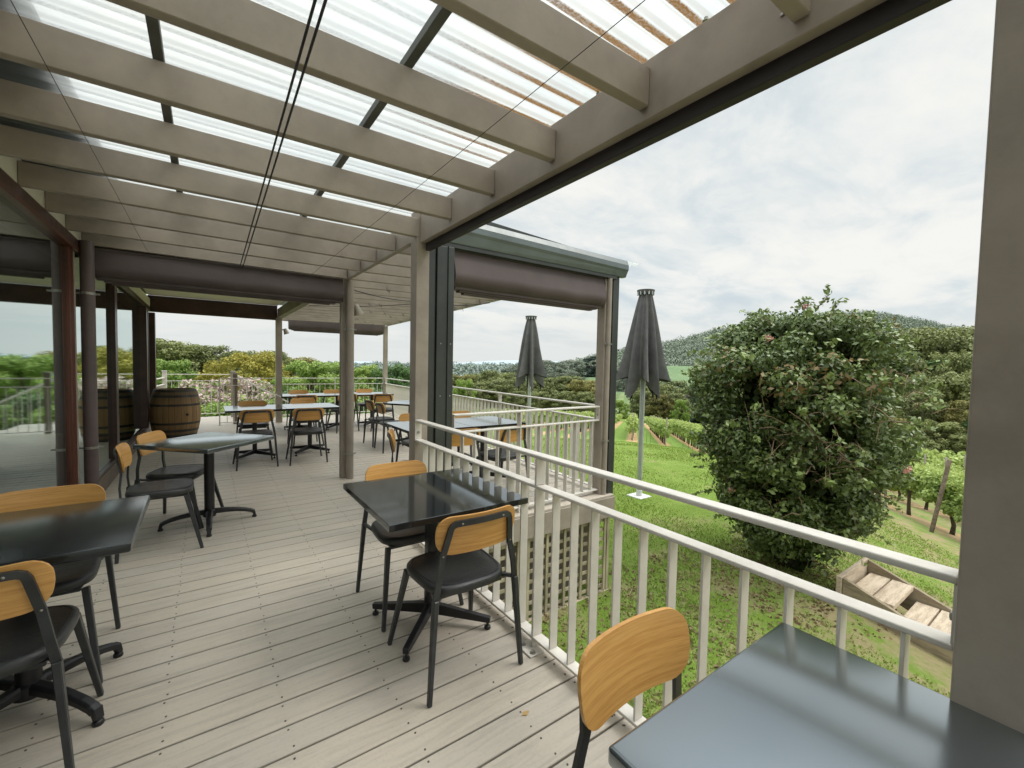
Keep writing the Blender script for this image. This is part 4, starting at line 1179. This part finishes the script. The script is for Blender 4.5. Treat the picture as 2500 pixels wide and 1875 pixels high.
# tall forest behind the right vineyard
G = 'forest trees behind the right vineyard'
for (u, v, d, kd, l, w) in ((1885, 738, 80, 'gum', 'gum', 1.0), (1930, 726, 76, 'gum', 'wattle', .7), (1978, 716, 76, 'bushy', 'gum', .9), (2035, 698, 70, 'gum', 'gum', .85), (2092, 712, 66, 'gum', 'gum', .8), (2140, 690, 72, 'gum', 'gum', .95),
        (1855, 772, 68, 'gum', 'gum', .9), (1912, 806, 60, 'bushy', 'rust', .8), (1962, 762, 62, 'gum', 'gum', .8), (2012, 800, 55, 'bushy', 'gum', .9), (2070, 748, 58, 'gum', 'gum', .75), (2118, 796, 53, 'bushy', 'gum', .9), (2040, 770, 60, 'bushy', 'green', .7),
        (1893, 846, 52, 'gum', 'gum', .9), (1940, 900, 46, 'bushy', 'rust', 1.0), (1990, 842, 48, 'gum', 'gum', .9), (2035, 908, 44, 'bushy', 'gum', 1.1), (2085, 858, 46, 'gum', 'rust', .9), (2125, 905, 44, 'bushy', 'green', 1.0), (1970, 935, 43, 'bushy', 'gum', 1.3), (2090, 940, 42, 'bushy', 'gum', 1.3),
        (2180, 760, 60, 'gum', 'gum', 1.0), (1830, 830, 70, 'gum', 'gum', 1.0), (1790, 800, 80, 'gum', 'gum', 1.0), (1700, 805, 90, 'gum', 'gum', 1.0), (1630, 812, 95, 'gum', 'gum', 1.0)):
    tree(kd, l, u, v, d, w, 'tall olive gum in the dense forest behind the right vineyard', G, name='forest_tree')

# ------------------------------------------------------------------ hills
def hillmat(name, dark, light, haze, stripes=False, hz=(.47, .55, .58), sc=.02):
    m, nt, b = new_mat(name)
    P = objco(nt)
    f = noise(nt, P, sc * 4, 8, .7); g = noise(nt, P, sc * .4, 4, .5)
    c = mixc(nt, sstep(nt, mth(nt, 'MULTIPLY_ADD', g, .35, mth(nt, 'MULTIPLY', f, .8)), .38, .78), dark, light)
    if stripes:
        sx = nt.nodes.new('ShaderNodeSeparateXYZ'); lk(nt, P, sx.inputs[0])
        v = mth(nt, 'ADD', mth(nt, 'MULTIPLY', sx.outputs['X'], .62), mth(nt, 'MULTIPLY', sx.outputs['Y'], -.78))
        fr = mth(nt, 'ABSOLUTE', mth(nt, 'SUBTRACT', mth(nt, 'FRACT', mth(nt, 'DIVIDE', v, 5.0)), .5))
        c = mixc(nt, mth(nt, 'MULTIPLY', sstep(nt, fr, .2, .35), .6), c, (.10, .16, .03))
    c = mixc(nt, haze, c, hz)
    lk(nt, c, b.inputs['Base Color']); b.inputs['Roughness'].default_value = .95; b.inputs['Specular IOR Level'].default_value = .05
    bump(nt, b, f, .8, 6)
    return m
def hill(name, prof, dtop, dbase, zbase, mat, rough=0, nx=160, nd_=26, seed=3):
    rng = np.random.default_rng(seed)
    us = np.linspace(prof[0][0], prof[-1][0], nx); vs = np.interp(us, [p[0] for p in prof], [p[1] for p in prof])
    ker = np.ones(9) / 9; vs = np.convolve(np.pad(vs, 4, 'edge'), ker, 'valid')
    V = []
    for u, v in zip(us, vs):
        top = at(u, v, dtop)
        for j in range(nd_ + 8):
            s = min(j / (nd_ - 1), 1.35)
            d = dbase + (dtop - dbase) * s
            q = at(u, v, d)
            k = min(s, 1); e = k * k * (3 - 2 * k) * .45 + k * .55
            z = zbase + (top.z - zbase) * (e if s <= 1 else 1 - (s - 1) * .8)
            V.append((q.x, q.y, z))
    V = np.array(V); n2 = nd_ + 8
    if rough: V[:, 2] += rough * (np.abs(rng.normal(size=len(V))) * np.tile(np.concatenate([np.ones(n2)]), nx))
    idx = np.arange(nx * n2).reshape(nx, n2)
    Fq = np.stack([idx[:-1, :-1], idx[1:, :-1], idx[1:, 1:], idx[:-1, 1:]], -1).reshape(-1, 4)
    tag(link(name, np_mesh(name, V, Fq, smooth=True), mat), kind='structure')
    return V.reshape(nx, n2, 3)
def far_wood(name, S, n, q, leaf, mat, label, seed, jmin=.35, jmax=.86, per=34):
    rng = np.random.default_rng(seed)
    i = rng.integers(0, S.shape[0], n); j = (S.shape[1] * rng.uniform(jmin, jmax, n)).astype(int)
    c = S[i, j] + rng.normal(0, q * .5, (n, 3)) * (1, 1, 0)
    Q = q * rng.uniform(.6, 1.35, (n, 1)); c[:, 2] += Q[:, 0] * .35
    V, Fc, sh = leaf_cloud(c, np.concatenate([Q, Q, Q * .85], 1), n * per, leaf, .35, .35, 1.3, rng)
    tag(link(name, np_mesh(name, V, Fc, sh), mat), label, 'wood', kind='stuff')
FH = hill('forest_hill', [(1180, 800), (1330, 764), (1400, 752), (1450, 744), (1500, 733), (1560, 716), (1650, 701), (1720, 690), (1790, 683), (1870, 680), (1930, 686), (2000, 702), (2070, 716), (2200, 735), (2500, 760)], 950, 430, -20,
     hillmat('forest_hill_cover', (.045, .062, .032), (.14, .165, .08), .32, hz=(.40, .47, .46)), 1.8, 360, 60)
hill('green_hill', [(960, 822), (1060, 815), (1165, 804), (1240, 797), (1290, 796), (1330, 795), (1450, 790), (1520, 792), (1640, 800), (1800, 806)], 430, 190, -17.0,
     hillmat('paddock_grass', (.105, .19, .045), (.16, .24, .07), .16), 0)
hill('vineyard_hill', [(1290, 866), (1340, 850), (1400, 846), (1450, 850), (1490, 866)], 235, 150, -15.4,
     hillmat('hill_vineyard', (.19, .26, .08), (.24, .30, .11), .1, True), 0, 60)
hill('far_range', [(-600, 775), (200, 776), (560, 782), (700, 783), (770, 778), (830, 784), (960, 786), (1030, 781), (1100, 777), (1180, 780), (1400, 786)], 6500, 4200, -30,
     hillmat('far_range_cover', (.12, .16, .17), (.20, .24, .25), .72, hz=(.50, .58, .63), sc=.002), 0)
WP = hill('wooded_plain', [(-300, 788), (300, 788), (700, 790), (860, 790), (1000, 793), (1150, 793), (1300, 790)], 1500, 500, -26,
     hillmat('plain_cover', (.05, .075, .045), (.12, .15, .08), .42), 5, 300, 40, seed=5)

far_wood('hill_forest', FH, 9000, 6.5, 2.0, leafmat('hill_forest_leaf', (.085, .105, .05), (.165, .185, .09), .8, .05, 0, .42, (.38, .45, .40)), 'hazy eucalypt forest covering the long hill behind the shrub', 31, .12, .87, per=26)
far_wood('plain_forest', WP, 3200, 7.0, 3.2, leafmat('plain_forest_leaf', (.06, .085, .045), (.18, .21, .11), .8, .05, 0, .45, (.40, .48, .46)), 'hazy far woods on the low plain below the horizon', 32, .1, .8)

# ------------------------------------------------------------------ vineyard
def vine_meshes(seed, n, size):
    rng = np.random.default_rng(seed)
    cent = []; R = []
    for i in range(34):
        cent.append((rng.uniform(-1.2, 1.2), rng.normal(0, .13), rng.uniform(.62, 1.36))); q = rng.uniform(.14, .24); R.append((q * 1.25, q, q * .9))
    V, Fc, sh = leaf_cloud(cent, R, n, size, .35, .7, 1.15, rng)
    # upright shoots
    k = n // 10
    x = rng.uniform(-1, 1, k); y = rng.normal(0, .12, k); z = rng.uniform(1.25, 1.6, k)
    V2, F2, s2 = leaf_cloud(np.stack([x, y, z], 1), np.full((k, 3), .06), k * 2, size * .8, .2, .7, 1.2, rng)
    can = np_mesh('canopy', np.concatenate([V, V2]), np.concatenate([Fc, F2 + len(V)]), np.concatenate([sh, np.clip(s2 + .3, 0, 1)]))
    m = MB(); b = rng.normal(0, .025, 4)
    m.tube([(0, 0, -.08), (b[0], b[1], .25), (b[2], b[3], .55), (.03, 0, .82)], .050, 7, [1.3, 1, .9, 1.0])
    for s in (-1, 1): m.tube([(.03, 0, .80), (.25 * s, b[0] * .5, .93), (.95 * s, 0, .95)], .026, 6, [1.2, .9, .5])
    return can, m.mesh('trunk', smooth=True)
vine_leaf = leafmat('vine_leaf', (.17, .27, .05), (.56, .65, .23), .5, .3, .35)
VM = {'near': [vine_meshes(s, 5200, .085) for s in (21, 22, 23)], 'far': [vine_meshes(s, 900, .13) for s in (24, 25)]}
for k in VM:
    for c, t in VM[k]: c.materials.append(vine_leaf); t.materials.append(MT['trunk'])
ROWANG = math.atan2(RH[1], RH[0])
vi = 0
def vine(u, v, lod, label, group):
    global vi
    x, y = u * RH[0] + v * PH[0], u * RH[1] + v * PH[1]
    t = empty('grapevine', (x, y, g1(x, y)), ROWANG + random.choice((0, PI)) + random.uniform(-.05, .05), label, 'grapevine', group)
    c, tk = VM[lod][vi % len(VM[lod])]; vi += 1
    a = bpy.data.objects.new('canopy', c); b = bpy.data.objects.new('trunk', tk)
    for o in (a, b): COL.objects.link(o); o.parent = t
    s = random.uniform(.92, 1.08) * (1.38 if group == GA else 1.0); t.scale = (1, s, s)
pm = MB().lathe([(.05, -.2), (.048, 1.93), (.03, 1.95)], 8).mesh('vineyard_post', smooth=True); pm.materials.append(MT['vpost'])
pm_dark = pm.copy(); pm_dark.materials.clear(); pm_dark.materials.append(paint('dark_old_post', (.17, .13, .095), .85, .3, 12, spec=.2, bmp=.4))
def vpost(u, v, label, group, s=1.0, tilt=0, me=None):
    x, y = u * RH[0] + v * PH[0], u * RH[1] + v * PH[1]
    o = bpy.data.objects.new('vineyard_post', me or pm); COL.objects.link(o); o.location = (x, y, g1(x, y)); o.scale = (s, s, s * random.uniform(.96, 1.04)); o.rotation_euler = (random.gauss(0, .02) + tilt, random.gauss(0, .02) + tilt, 0)
    tag(o, label, 'post', group)
LA = 'leafy green grapevine in the trellised rows at the far edge of the lawn'; GA = 'grapevines in the rows beyond the lawn'
LB = 'leafy green grapevine in the nearer vineyard to the right of the large shrub'; GB = 'grapevines in the vineyard right of the shrub'
PA = 'grey timber trellis post in the vine rows beyond the lawn'; PB = 'grey timber trellis post in the vineyard right of the large shrub'
rows = {0: (41.5, 80), 1: (42.2, 80), 2: (39.2, 78), -1: (44, 66), -2: (46, 66), -3: (48, 64), -4: (49, 63), 3: (12.3, 62), 4: (13.0, 60), 5: (14, 52), 6: (15.5, 46), 7: (17, 40)}
wires = {}
for k, (a, b) in rows.items():
    v = k * ROW
    u = a; i = 0
    while u < b:
        A = k < 3 or u > 37
        vine(u + .9, v + random.gauss(0, .03), 'near' if u < 30 else 'far', LA if A else LB, GA if A else GB)
        if i % 3 == (1 if k == 3 else 0): vpost(u, v, PA if A else PB, 'trellis posts beyond the lawn' if A else 'trellis posts right of the shrub', 1.28 if A else 1.14, .04 if u < 14 else 0)
        u += 1.95; i += 1
    if k == 3: vpost(14.18, 7.85, 'dark leaning timber post standing in front of the nearest vines right of the shrub', None, 1.0, .10, pm_dark)
    pts = [(q * RH[0] + v * PH[0], q * RH[1] + v * PH[1]) for q in np.linspace(a, b, 20)]
    m = MB()
    for hz in (.45, .95, 1.35): m.tube([(x, y, g1(x, y) + hz) for x, y in pts], .004, 4)
    tag(m.build('trellis_wire', MT['wire'], None), 'thin trellis wires strung along a row of grapevines', 'wire', 'trellis wires along the vine rows')
# the far part of the rows reads as one mass
Vs, Fs, Ss, off = [], [], [], 0
for k in range(-9, 12):
    v = k * ROW
    b = rows[k][1] if k in rows else (48 if k < 0 else 20 + 3 * (k - 7))
    us = np.arange(b, 112, 1.6)
    x, y = us * RH[0] + v * PH[0], us * RH[1] + v * PH[1]
    cent = np.stack([x, y, ground(x, y) + 1.42 + RNG.normal(0, .08, len(us))], 1)
    Vv, Ff, Sv = leaf_cloud(cent, np.tile((.85, .34, .5), (len(us), 1)), len(us) * 110, .24, .3, .6, 1.2)
    Vs.append(Vv); Fs.append(Ff + off); Ss.append(Sv); off += len(Vv)
tag(link('distant_vine_rows', np_mesh('distant_vine_rows', np.concatenate(Vs), np.concatenate(Fs), np.concatenate(Ss)), vine_leaf), 'distant green vine rows running down into the valley', 'vineyard', kind='stuff')
# green stakes at the row ends
for i, (u, v) in enumerate(((39.6, 1.2), (39.3, 1.5), (38.6, 4.1), (38.4, 4.5), (38.2, 4.8))):
    x, y = u * RH[0] + v * PH[0], u * RH[1] + v * PH[1]
    m = MB(); m.tube([(0, 0, -.1), (.02, .01, 1.0 + .1 * (i % 3))], .012, 5); o = m.build('garden_stake', LM['green'], None); o.location = (x, y, g1(x, y))
    tag(o, 'thin green stake stuck in the lawn edge before the vine rows', 'stake', 'green stakes at the lawn edge')

# ------------------------------------------------------------------ the large climbing shrub on the lawn
def big_shrub():
    rng = np.random.default_rng(77)
    bx, by = 6.33, 2.45
    t = empty('climbing_shrub', (bx, by, g1(bx, by)), label='large dark glossy green climbing shrub with pink tips on the lawn', cat='shrub')
    W = 1.42
    def prof(z):     # half width by height
        return np.interp(z, [0, .25, .6, 1.1, 1.7, 2.2, 2.6, 2.95, 3.2, 3.45], [.32, .48, .74, 1.00, 1.25, 1.37, 1.30, 1.05, .64, .14])
    cent = []; R = []
    for i in range(230):
        z = rng.uniform(.30, 3.2); a = rng.uniform(0, 2 * PI); r = prof(z) * rng.uniform(.55, .95)
        q = rng.uniform(.15, .30)
        r = min(r, max(prof(z) - q * .6, .05))
        cent.append((r * math.cos(a) * W / 1.4, r * math.sin(a) * .95, z)); R.append((q, q, q * .8))
    cent.append((.05, .0, 3.38)); R.append((.14, .14, .16))
    V, Fc, sh = leaf_cloud(cent, R, 62000, .036, .35, .6, 1.75, rng, .35)
    inner = [(0, 0, z) for z in (.5, 1.1, 1.7, 2.3, 2.75)]
    # fold each leaf along its midrib so that it catches light like a leaf
    Vq = V.reshape(-1, 4, 3); mid = (Vq[:, 0] + Vq[:, 2]) / 2
    nrm = np.cross(Vq[:, 2] - Vq[:, 0], Vq[:, 1] - Vq[:, 3]); nrm /= np.linalg.norm(nrm, axis=1, keepdims=True) + 1e-9
    lift = .009 * rng.uniform(.3, 1.4, len(Vq))[:, None]
    Vq[:, 1] += nrm * lift; Vq[:, 3] += nrm * lift
    V = Vq.reshape(-1, 3); n = len(Vq)
    tri = np.stack([np.arange(n) * 4, np.arange(n) * 4 + 1, np.arange(n) * 4 + 2, np.arange(n) * 4, np.arange(n) * 4 + 2, np.arange(n) * 4 + 3], 1).reshape(-1, 3)
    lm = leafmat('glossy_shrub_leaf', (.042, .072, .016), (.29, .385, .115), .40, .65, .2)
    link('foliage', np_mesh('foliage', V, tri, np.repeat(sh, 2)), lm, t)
    # reddish young growth over the top
    rc = [(c, r) for c, r in zip(cent, R) if c[2] > 2.2 and rng.random() < .30]
    V, Fc, sh = leaf_cloud([c for c, r in rc], [tuple(x * 1.12 for x in r) for c, r in rc], 900, .04, .3, .25, 1.8, rng)
    link('young_leaves', np_mesh('young_leaves', V, Fc, sh), leafmat('young_red_leaf', (.13, .085, .03), (.28, .20, .07), .4, .4, .2), t)
    # dark core so gaps read as depth, with dry stems through it
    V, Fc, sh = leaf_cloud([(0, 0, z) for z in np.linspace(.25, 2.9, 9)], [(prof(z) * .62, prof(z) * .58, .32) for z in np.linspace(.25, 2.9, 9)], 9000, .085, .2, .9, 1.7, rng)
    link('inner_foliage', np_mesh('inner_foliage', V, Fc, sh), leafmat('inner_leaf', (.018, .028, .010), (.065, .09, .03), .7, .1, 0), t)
    m = MB()
    for i in range(12):
        a = rng.uniform(0, 2 * PI); q = Vector((math.cos(a), math.sin(a), 0))
        m.tube([q * .14 + Vector((0, 0, -.06)), q * .2 + Vector((rng.normal() * .08, rng.normal() * .08, .5)), q * .5 + Vector((0, 0, 1.2)), q * .7 + Vector((0, 0, 1.9))], .022, 6, [1.3, 1, .7, .4])
    m.build('stems', MT['trunk'], t, smooth=True)
    m = MB()
    for i in range(130):
        z = rng.uniform(.9, 2.7); a = rng.uniform(0, 2 * PI); r = prof(z) * rng.uniform(.8, 1.0)
        p = Vector((r * math.cos(a), r * math.sin(a) * .95, z)); d = Vector((rng.normal(), rng.normal(), rng.normal() * .7)).normalized() * rng.uniform(.12, .36)
        m.tube([p, p + d * .5 + Vector((0, 0, .04)), p + d], rng.uniform(.0025, .006), 5, [1, .8, .4])
    for i in range(60):      # the dry tangle showing on the deck side
        a = rng.normal(.22, .28); z = rng.normal(1.72, .30)
        tow = Vector((-bx, -by, 0)).normalized(); p = Vector((-tow.y, tow.x, 0)) * a + tow * (prof(min(max(z, 0), 3)) * math.sqrt(max(.1, 1 - (a / 1.35) ** 2)) * rng.uniform(.80, .97)) + Vector((0, 0, z))
        d = Vector((rng.normal(), rng.normal(), rng.normal() * .8)).normalized() * rng.uniform(.15, .5)
        m.tube([p - d * .5, p + Vector((0, 0, .03)), p + d * .5], rng.uniform(.003, .007), 5, [1, .85, .4])
    tag(m.build('dry_twigs', MT['twig'], t), kind='stuff')
    # long whippy sprays
    sv, sf, ss_, so = [], [], [], 0
    m = MB()
    lateral = RIGHT
    for (a, z, L, up) in ((0, 3.35, .34, 1.0), (-.35, 3.1, .5, .55), (-.9, 2.75, .45, .5), (.5, 3.05, .5, .6), (.85, 2.9, .45, .6), (-1.25, 2.2, .5, .25), (-1.35, 1.6, .45, -.2), (1.28, 1.45, .85, .05), (1.2, 2.35, .4, .45), (-1.1, .95, .5, -.1), (1.1, .5, .4, -.1), (-.6, 2.95, .4, .8), (.2, 3.2, .35, .9), (-1.0, .55, .4, -.05), (1.3, 1.9, .35, .2), (-1.3, 2.5, .4, .6)):
        s = 1 if a >= 0 else -1
        p = lateral * (s * min(abs(a), float(prof(z)) * .8)) + Vector((0, 0, z)) + Vector((rng.normal() * .12, rng.normal() * .12, 0))
        pts = []
        for i in range(9):
            q = i / 8
            pts.append(p + lateral * (s * L * q * (1 - abs(up) * .55)) + Vector((0, 0, up * L * q - .10 * q * q * L)) + Vector((.02 * math.sin(7 * q + z), .02 * math.cos(6 * q), 0)))
        m.tube(pts, .006, 5, [1, .95, .9, .85, .8, .7, .6, .5, .4])
        for i in range(1, 9):
            Vv, Ff, Sv = leaf_cloud([tuple(pts[i])], [(.045, .045, .045)], 5, .034, .2, .8, 2.0, rng)
            sv.append(Vv); sf.append(Ff + so); ss_.append(Sv); so += len(Vv)
    m.build('long_sprays', MT['twig'], t)
    link('spray_leaves', np_mesh('spray_leaves', np.concatenate(sv), np.concatenate(sf), np.concatenate(ss_)), lm, t)
    m = MB(); sv, sf, ss_, so = [], [], [], 0
    for i in range(210):
        z = rng.uniform(.15, 3.25); a = rng.uniform(0, 2 * PI); rr_ = float(prof(z)) * .9
        p = Vector((rr_ * math.cos(a) * 1.01, rr_ * math.sin(a) * .95, z)); L = rng.uniform(.10, .34)
        d = Vector((math.cos(a), math.sin(a), rng.normal(.25, .4))).normalized()
        pts = [p, p + d * L * .4 + Vector((0, 0, .015)), p + d * L * .75 + Vector((0, 0, .01)), p + d * L + Vector((0, 0, -.05 * L))]
        m.tube(pts, .004, 4, [1, .8, .6, .3])
        for q in range(1, 4):
            Vv, Ff, Sv = leaf_cloud([tuple(pts[q])], [(.05, .05, .04)], 5, .036, .3, .8, 1.8, rng)
            sv.append(Vv); sf.append(Ff + so); ss_.append(np.clip(Sv + .15, 0, 1)); so += len(Vv)
    tag(m.build('shoots', MT['twig'], t), kind='stuff')
    tag(link('shoot_leaves', np_mesh('shoot_leaves', np.concatenate(sv), np.concatenate(sf), np.concatenate(ss_)), lm, t), kind='stuff')
    # pink flower clusters
    fc = []
    for i in range(12):
        z = rng.choice((rng.uniform(2.9, 3.3), rng.uniform(2.95, 3.3), rng.uniform(2.7, 3.25), rng.uniform(.8, 2.4))); a = rng.uniform(0, 2 * PI); r = prof(z) * .97
        fc.append((r * math.cos(a), r * math.sin(a), z))
    fc += [(.03, 0, 3.45), (-.05, -.05, 3.4)]
    V, Fc, sh = leaf_cloud([(0, 0, 0)], [(.045, .045, .035)], 18, .024, .3, .8, 1.5, rng)
    fm = np_mesh('flower_cluster', V, Fc, sh)
    pm_ = leafmat('flower_petal', (.50, .20, .16), (.85, .50, .44), .6, .2, .3)
    for c in fc:
        o = link('flower_cluster', fm, pm_, t); o.location = c; o.rotation_euler = (rng.uniform(0, 6), rng.uniform(0, 6), 0); o.scale = [rng.uniform(.6, 1.2)] * 3
big_shrub()
# litter and low growth under the shrub
def low_patch(name, cx, cy, rx, ry, n, size, mat, label, cat, h=.12, seed=5, kind='stuff'):
    rng = np.random.default_rng(seed)
    a = rng.uniform(0, 2 * PI, n); r = np.sqrt(rng.random(n))
    x = cx + rx * r * np.cos(a); y = cy + ry * r * np.sin(a)
    V, Fc, sh = leaf_cloud(np.stack([x, y, ground(x, y) + rng.uniform(.0, h, n)], 1), np.full((n, 3), size * .8), n * 2, size, .5, .8, 1.8, rng)
    return tag(link(name, np_mesh(name, V, Fc, sh), mat), label, cat, kind=kind)
low_patch('leaf_litter', 6.0, 2.1, 1.25, .9, 900, .024, leafmat('dry_leaf', (.10, .065, .035), (.26, .17, .09), .8, .1, .1), 'brown leaf litter on bare soil below the large shrub', 'leaf litter', .01)
low_patch('dry_grass', 4.6, 2.6, 2.6, 1.0, 2600, .022, leafmat('dry_straw', (.17, .12, .06), (.36, .29, .17), .8, .1, .2), 'dry straw coloured grass scattered on the lawn near the deck', 'dry grass', .012, 9)

# ------------------------------------------------------------------ sleeper steps down the bank
stp = empty('garden_steps', (6.4, 1.75, -1.1), 0, label='weathered timber sleeper steps going down the bank beside the shrub', cat='steps')
slp = MT['sleeper'] = wood('weathered_sleeper', (.64, .53, .40), (.38, .30, .21), .85, (3, 22, 22))
slp2 = wood('sleeper_side', (.38, .315, .21), (.21, .165, .11), .85, (22, 3, 22))
for k in range(6):
    y1 = -.03 - .44 * k; z = .05 - .165 * k
    for q in range(2):
        m = MB(); m.box(-.38, .38, y1 - .20 - .212 * q, y1 - .212 * q - .004, z - .06, z)
        m.build('tread', slp, stp, bevel=.008)
m = MB(); m.box(-.48, .48, .005, .055, -.1, .20); m.build('back_board', slp, stp, bevel=.006)
for s in (-1, 1):
    m = MB()
    x0, x1 = sorted((s * .40, s * .45))
    m.add([(x, y, z) for x in (x0, x1) for y, z in ((0, .19), (0, -.12), (-2.75, -1.17), (-2.75, -.83))], [(0, 1, 2, 3), (7, 6, 5, 4), (0, 4, 5, 1), (1, 5, 6, 2), (2, 6, 7, 3), (3, 7, 4, 0)])
    m.build('stringer', slp2, stp, bevel=.005)

# ------------------------------------------------------------------ blossom and planting behind the far railing
def flowering(u, v, d, rx, rz, n, label, mats, seed):
    rng = np.random.default_rng(seed)
    p = at(u, v, d)
    t = empty('flowering_shrub', (p.x, p.y, p.z), label=label, cat='shrub', group='blossoming shrubs behind the far railing')
    cent = [(rng.uniform(-rx, rx), rng.uniform(-.6, .6), rng.uniform(-rz, rz)) for i in range(26)]
    R = [(q, q, q * .8) for q in rng.uniform(.2, .4, 26)]
    V, Fc, sh = leaf_cloud(cent, R, n, .085, .3, .5, 1.3, rng); link('blossom', np_mesh('blossom', V, Fc, sh), mats[0], t)
    V, Fc, sh = leaf_cloud(cent, [tuple(x * .95 for x in r) for r in R], n // 2, .10, .3, .6, 1.6, rng); link('leaves', np_mesh('leaves', V, Fc, sh), mats[1], t)
    m = MB()
    for i in range(6): m.tube([(rng.normal() * .3, rng.normal() * .2, -2.6), (cent[i][0] * .6, cent[i][1], -1.0), cent[i]], .035, 6, [1, .8, .4])
    m.build('stems', MT['trunk'], t)
pk = leafmat('pale_pink_blossom', (.38, .25, .25), (.88, .70, .69), .7, .1, .3)
for i, (u, v, d, rx, rz, lb) in enumerate(((455, 846, 19, .95, .38, 'pale pink blossoming shrub right behind the wine barrel'), (505, 842, 20, 1.0, .42, 'pale pink blossoming shrub left of the newel post'),
                                           (552, 850, 21, .8, .38, 'pale pink blossoming shrub right of the newel post'), (428, 866, 17.5, .6, .35, 'low whitish blossoming shrub against the barrel top'), (525, 872, 19, .9, .35, 'low pink blossoming shrub behind the thin railing'))):
    flowering(u, v, d, rx, rz, 2600, lb, (pk, LM['lime']), 40 + i)
def hedge(u, v, d, rx, rz, n, label, mat, seed, size=.09):
    rng = np.random.default_rng(seed); p = at(u, v, d)
    t = empty('leafy_shrub', (p.x, p.y, p.z), label=label, cat='shrub', group='leafy shrubs behind the far railing')
    k = 24
    cent = [(rng.uniform(-rx, rx), rng.uniform(-.5, .5), rng.uniform(-rz, rz)) for i in range(k)]
    V, Fc, sh = leaf_cloud(cent, [(q, q, q * .8) for q in rng.uniform(.2, .4, k)], n, size, .3, .6, 1.5, rng); link('leaves', np_mesh('leaves', V, Fc, sh), mat, t)
    m = MB()
    for i in range(5): m.tube([(rng.normal() * .3, rng.normal() * .2, -1.6), (cent[i][0] * .6, cent[i][1], -.5), cent[i]], .03, 6, [1, .8, .4])
    m.build('stems', MT['trunk'], t)
for i, (u, v, d, rx, rz, mt, lb) in enumerate(((450, 892, 16.5, .8, .22, 'lime', 'low leafy shrub under the pink blossom beside the barrel'), (505, 896, 16.8, .7, .22, 'lime', 'low leafy shrub by the slim free post'), (560, 890, 17, .8, .25, 'lime', 'low leafy shrub behind the newel post'),
                                               (640, 868, 19, 1.0, .4, 'green', 'dark leafy shrub behind the far post'), (700, 878, 19, 1.0, .4, 'lime', 'leafy shrub behind the far tables'), (770, 882, 19, 1.0, .4, 'lime', 'leafy shrub behind the far end railing right of the middle post'), (820, 876, 20, .9, .4, 'green', 'dark leafy shrub behind the far corner post'))):
    hedge(u, v, d, rx, rz, 2600, lb, LM[mt], 60 + i)
# spiky plant in the blossom
rng = np.random.default_rng(3); p = at(508, 846, 18)
m = MB()
for i in range(34):
    a = rng.uniform(0, 2 * PI); e = rng.uniform(.2, 1.0)
    d = Vector((math.cos(a) * (1 - e), math.sin(a) * (1 - e), .3 + e)).normalized() * rng.uniform(.28, .45)
    m.tube([(0, 0, -.1), d * .6, d + Vector((d.x * .2, d.y * .2, -.05))], .012, 4, [1, .8, .1])
o = m.build('spiky_plant', paint('ochre_strap_leaf', (.30, .17, .05), .6, .2, 9), None); o.location = p
tag(o, 'ochre spiky strap leaved plant among the pink blossom', 'plant')

# one dry leaf on the boards
lf = MB(); lf.add([(-.02, 0, .002), (-.004, .011, .006), (.022, .003, .003), (.0, -.012, .005)], [(0, 3, 2), (0, 2, 1)])
o = lf.build('fallen_leaf', paint('dry_yellow_leaf', (.55, .36, .14), .7, .2, 40, bmp=0), None); o.location = (1.075, 1.372, 0)
tag(o, 'small dry yellow leaf lying alone on the near deck boards', 'leaf')

# ------------------------------------------------------------------ render settings
scn.render.engine = 'CYCLES'
scn.view_settings.view_transform = 'Standard'
scn.view_settings.look = 'None'
scn.view_settings.exposure = 0
cy = scn.cycles
cy.use_denoising = True
cy.max_bounces = 8; cy.diffuse_bounces = 4; cy.glossy_bounces = 4; cy.transmission_bounces = 4; cy.transparent_max_bounces = 10
cy.sample_clamp_indirect = 6
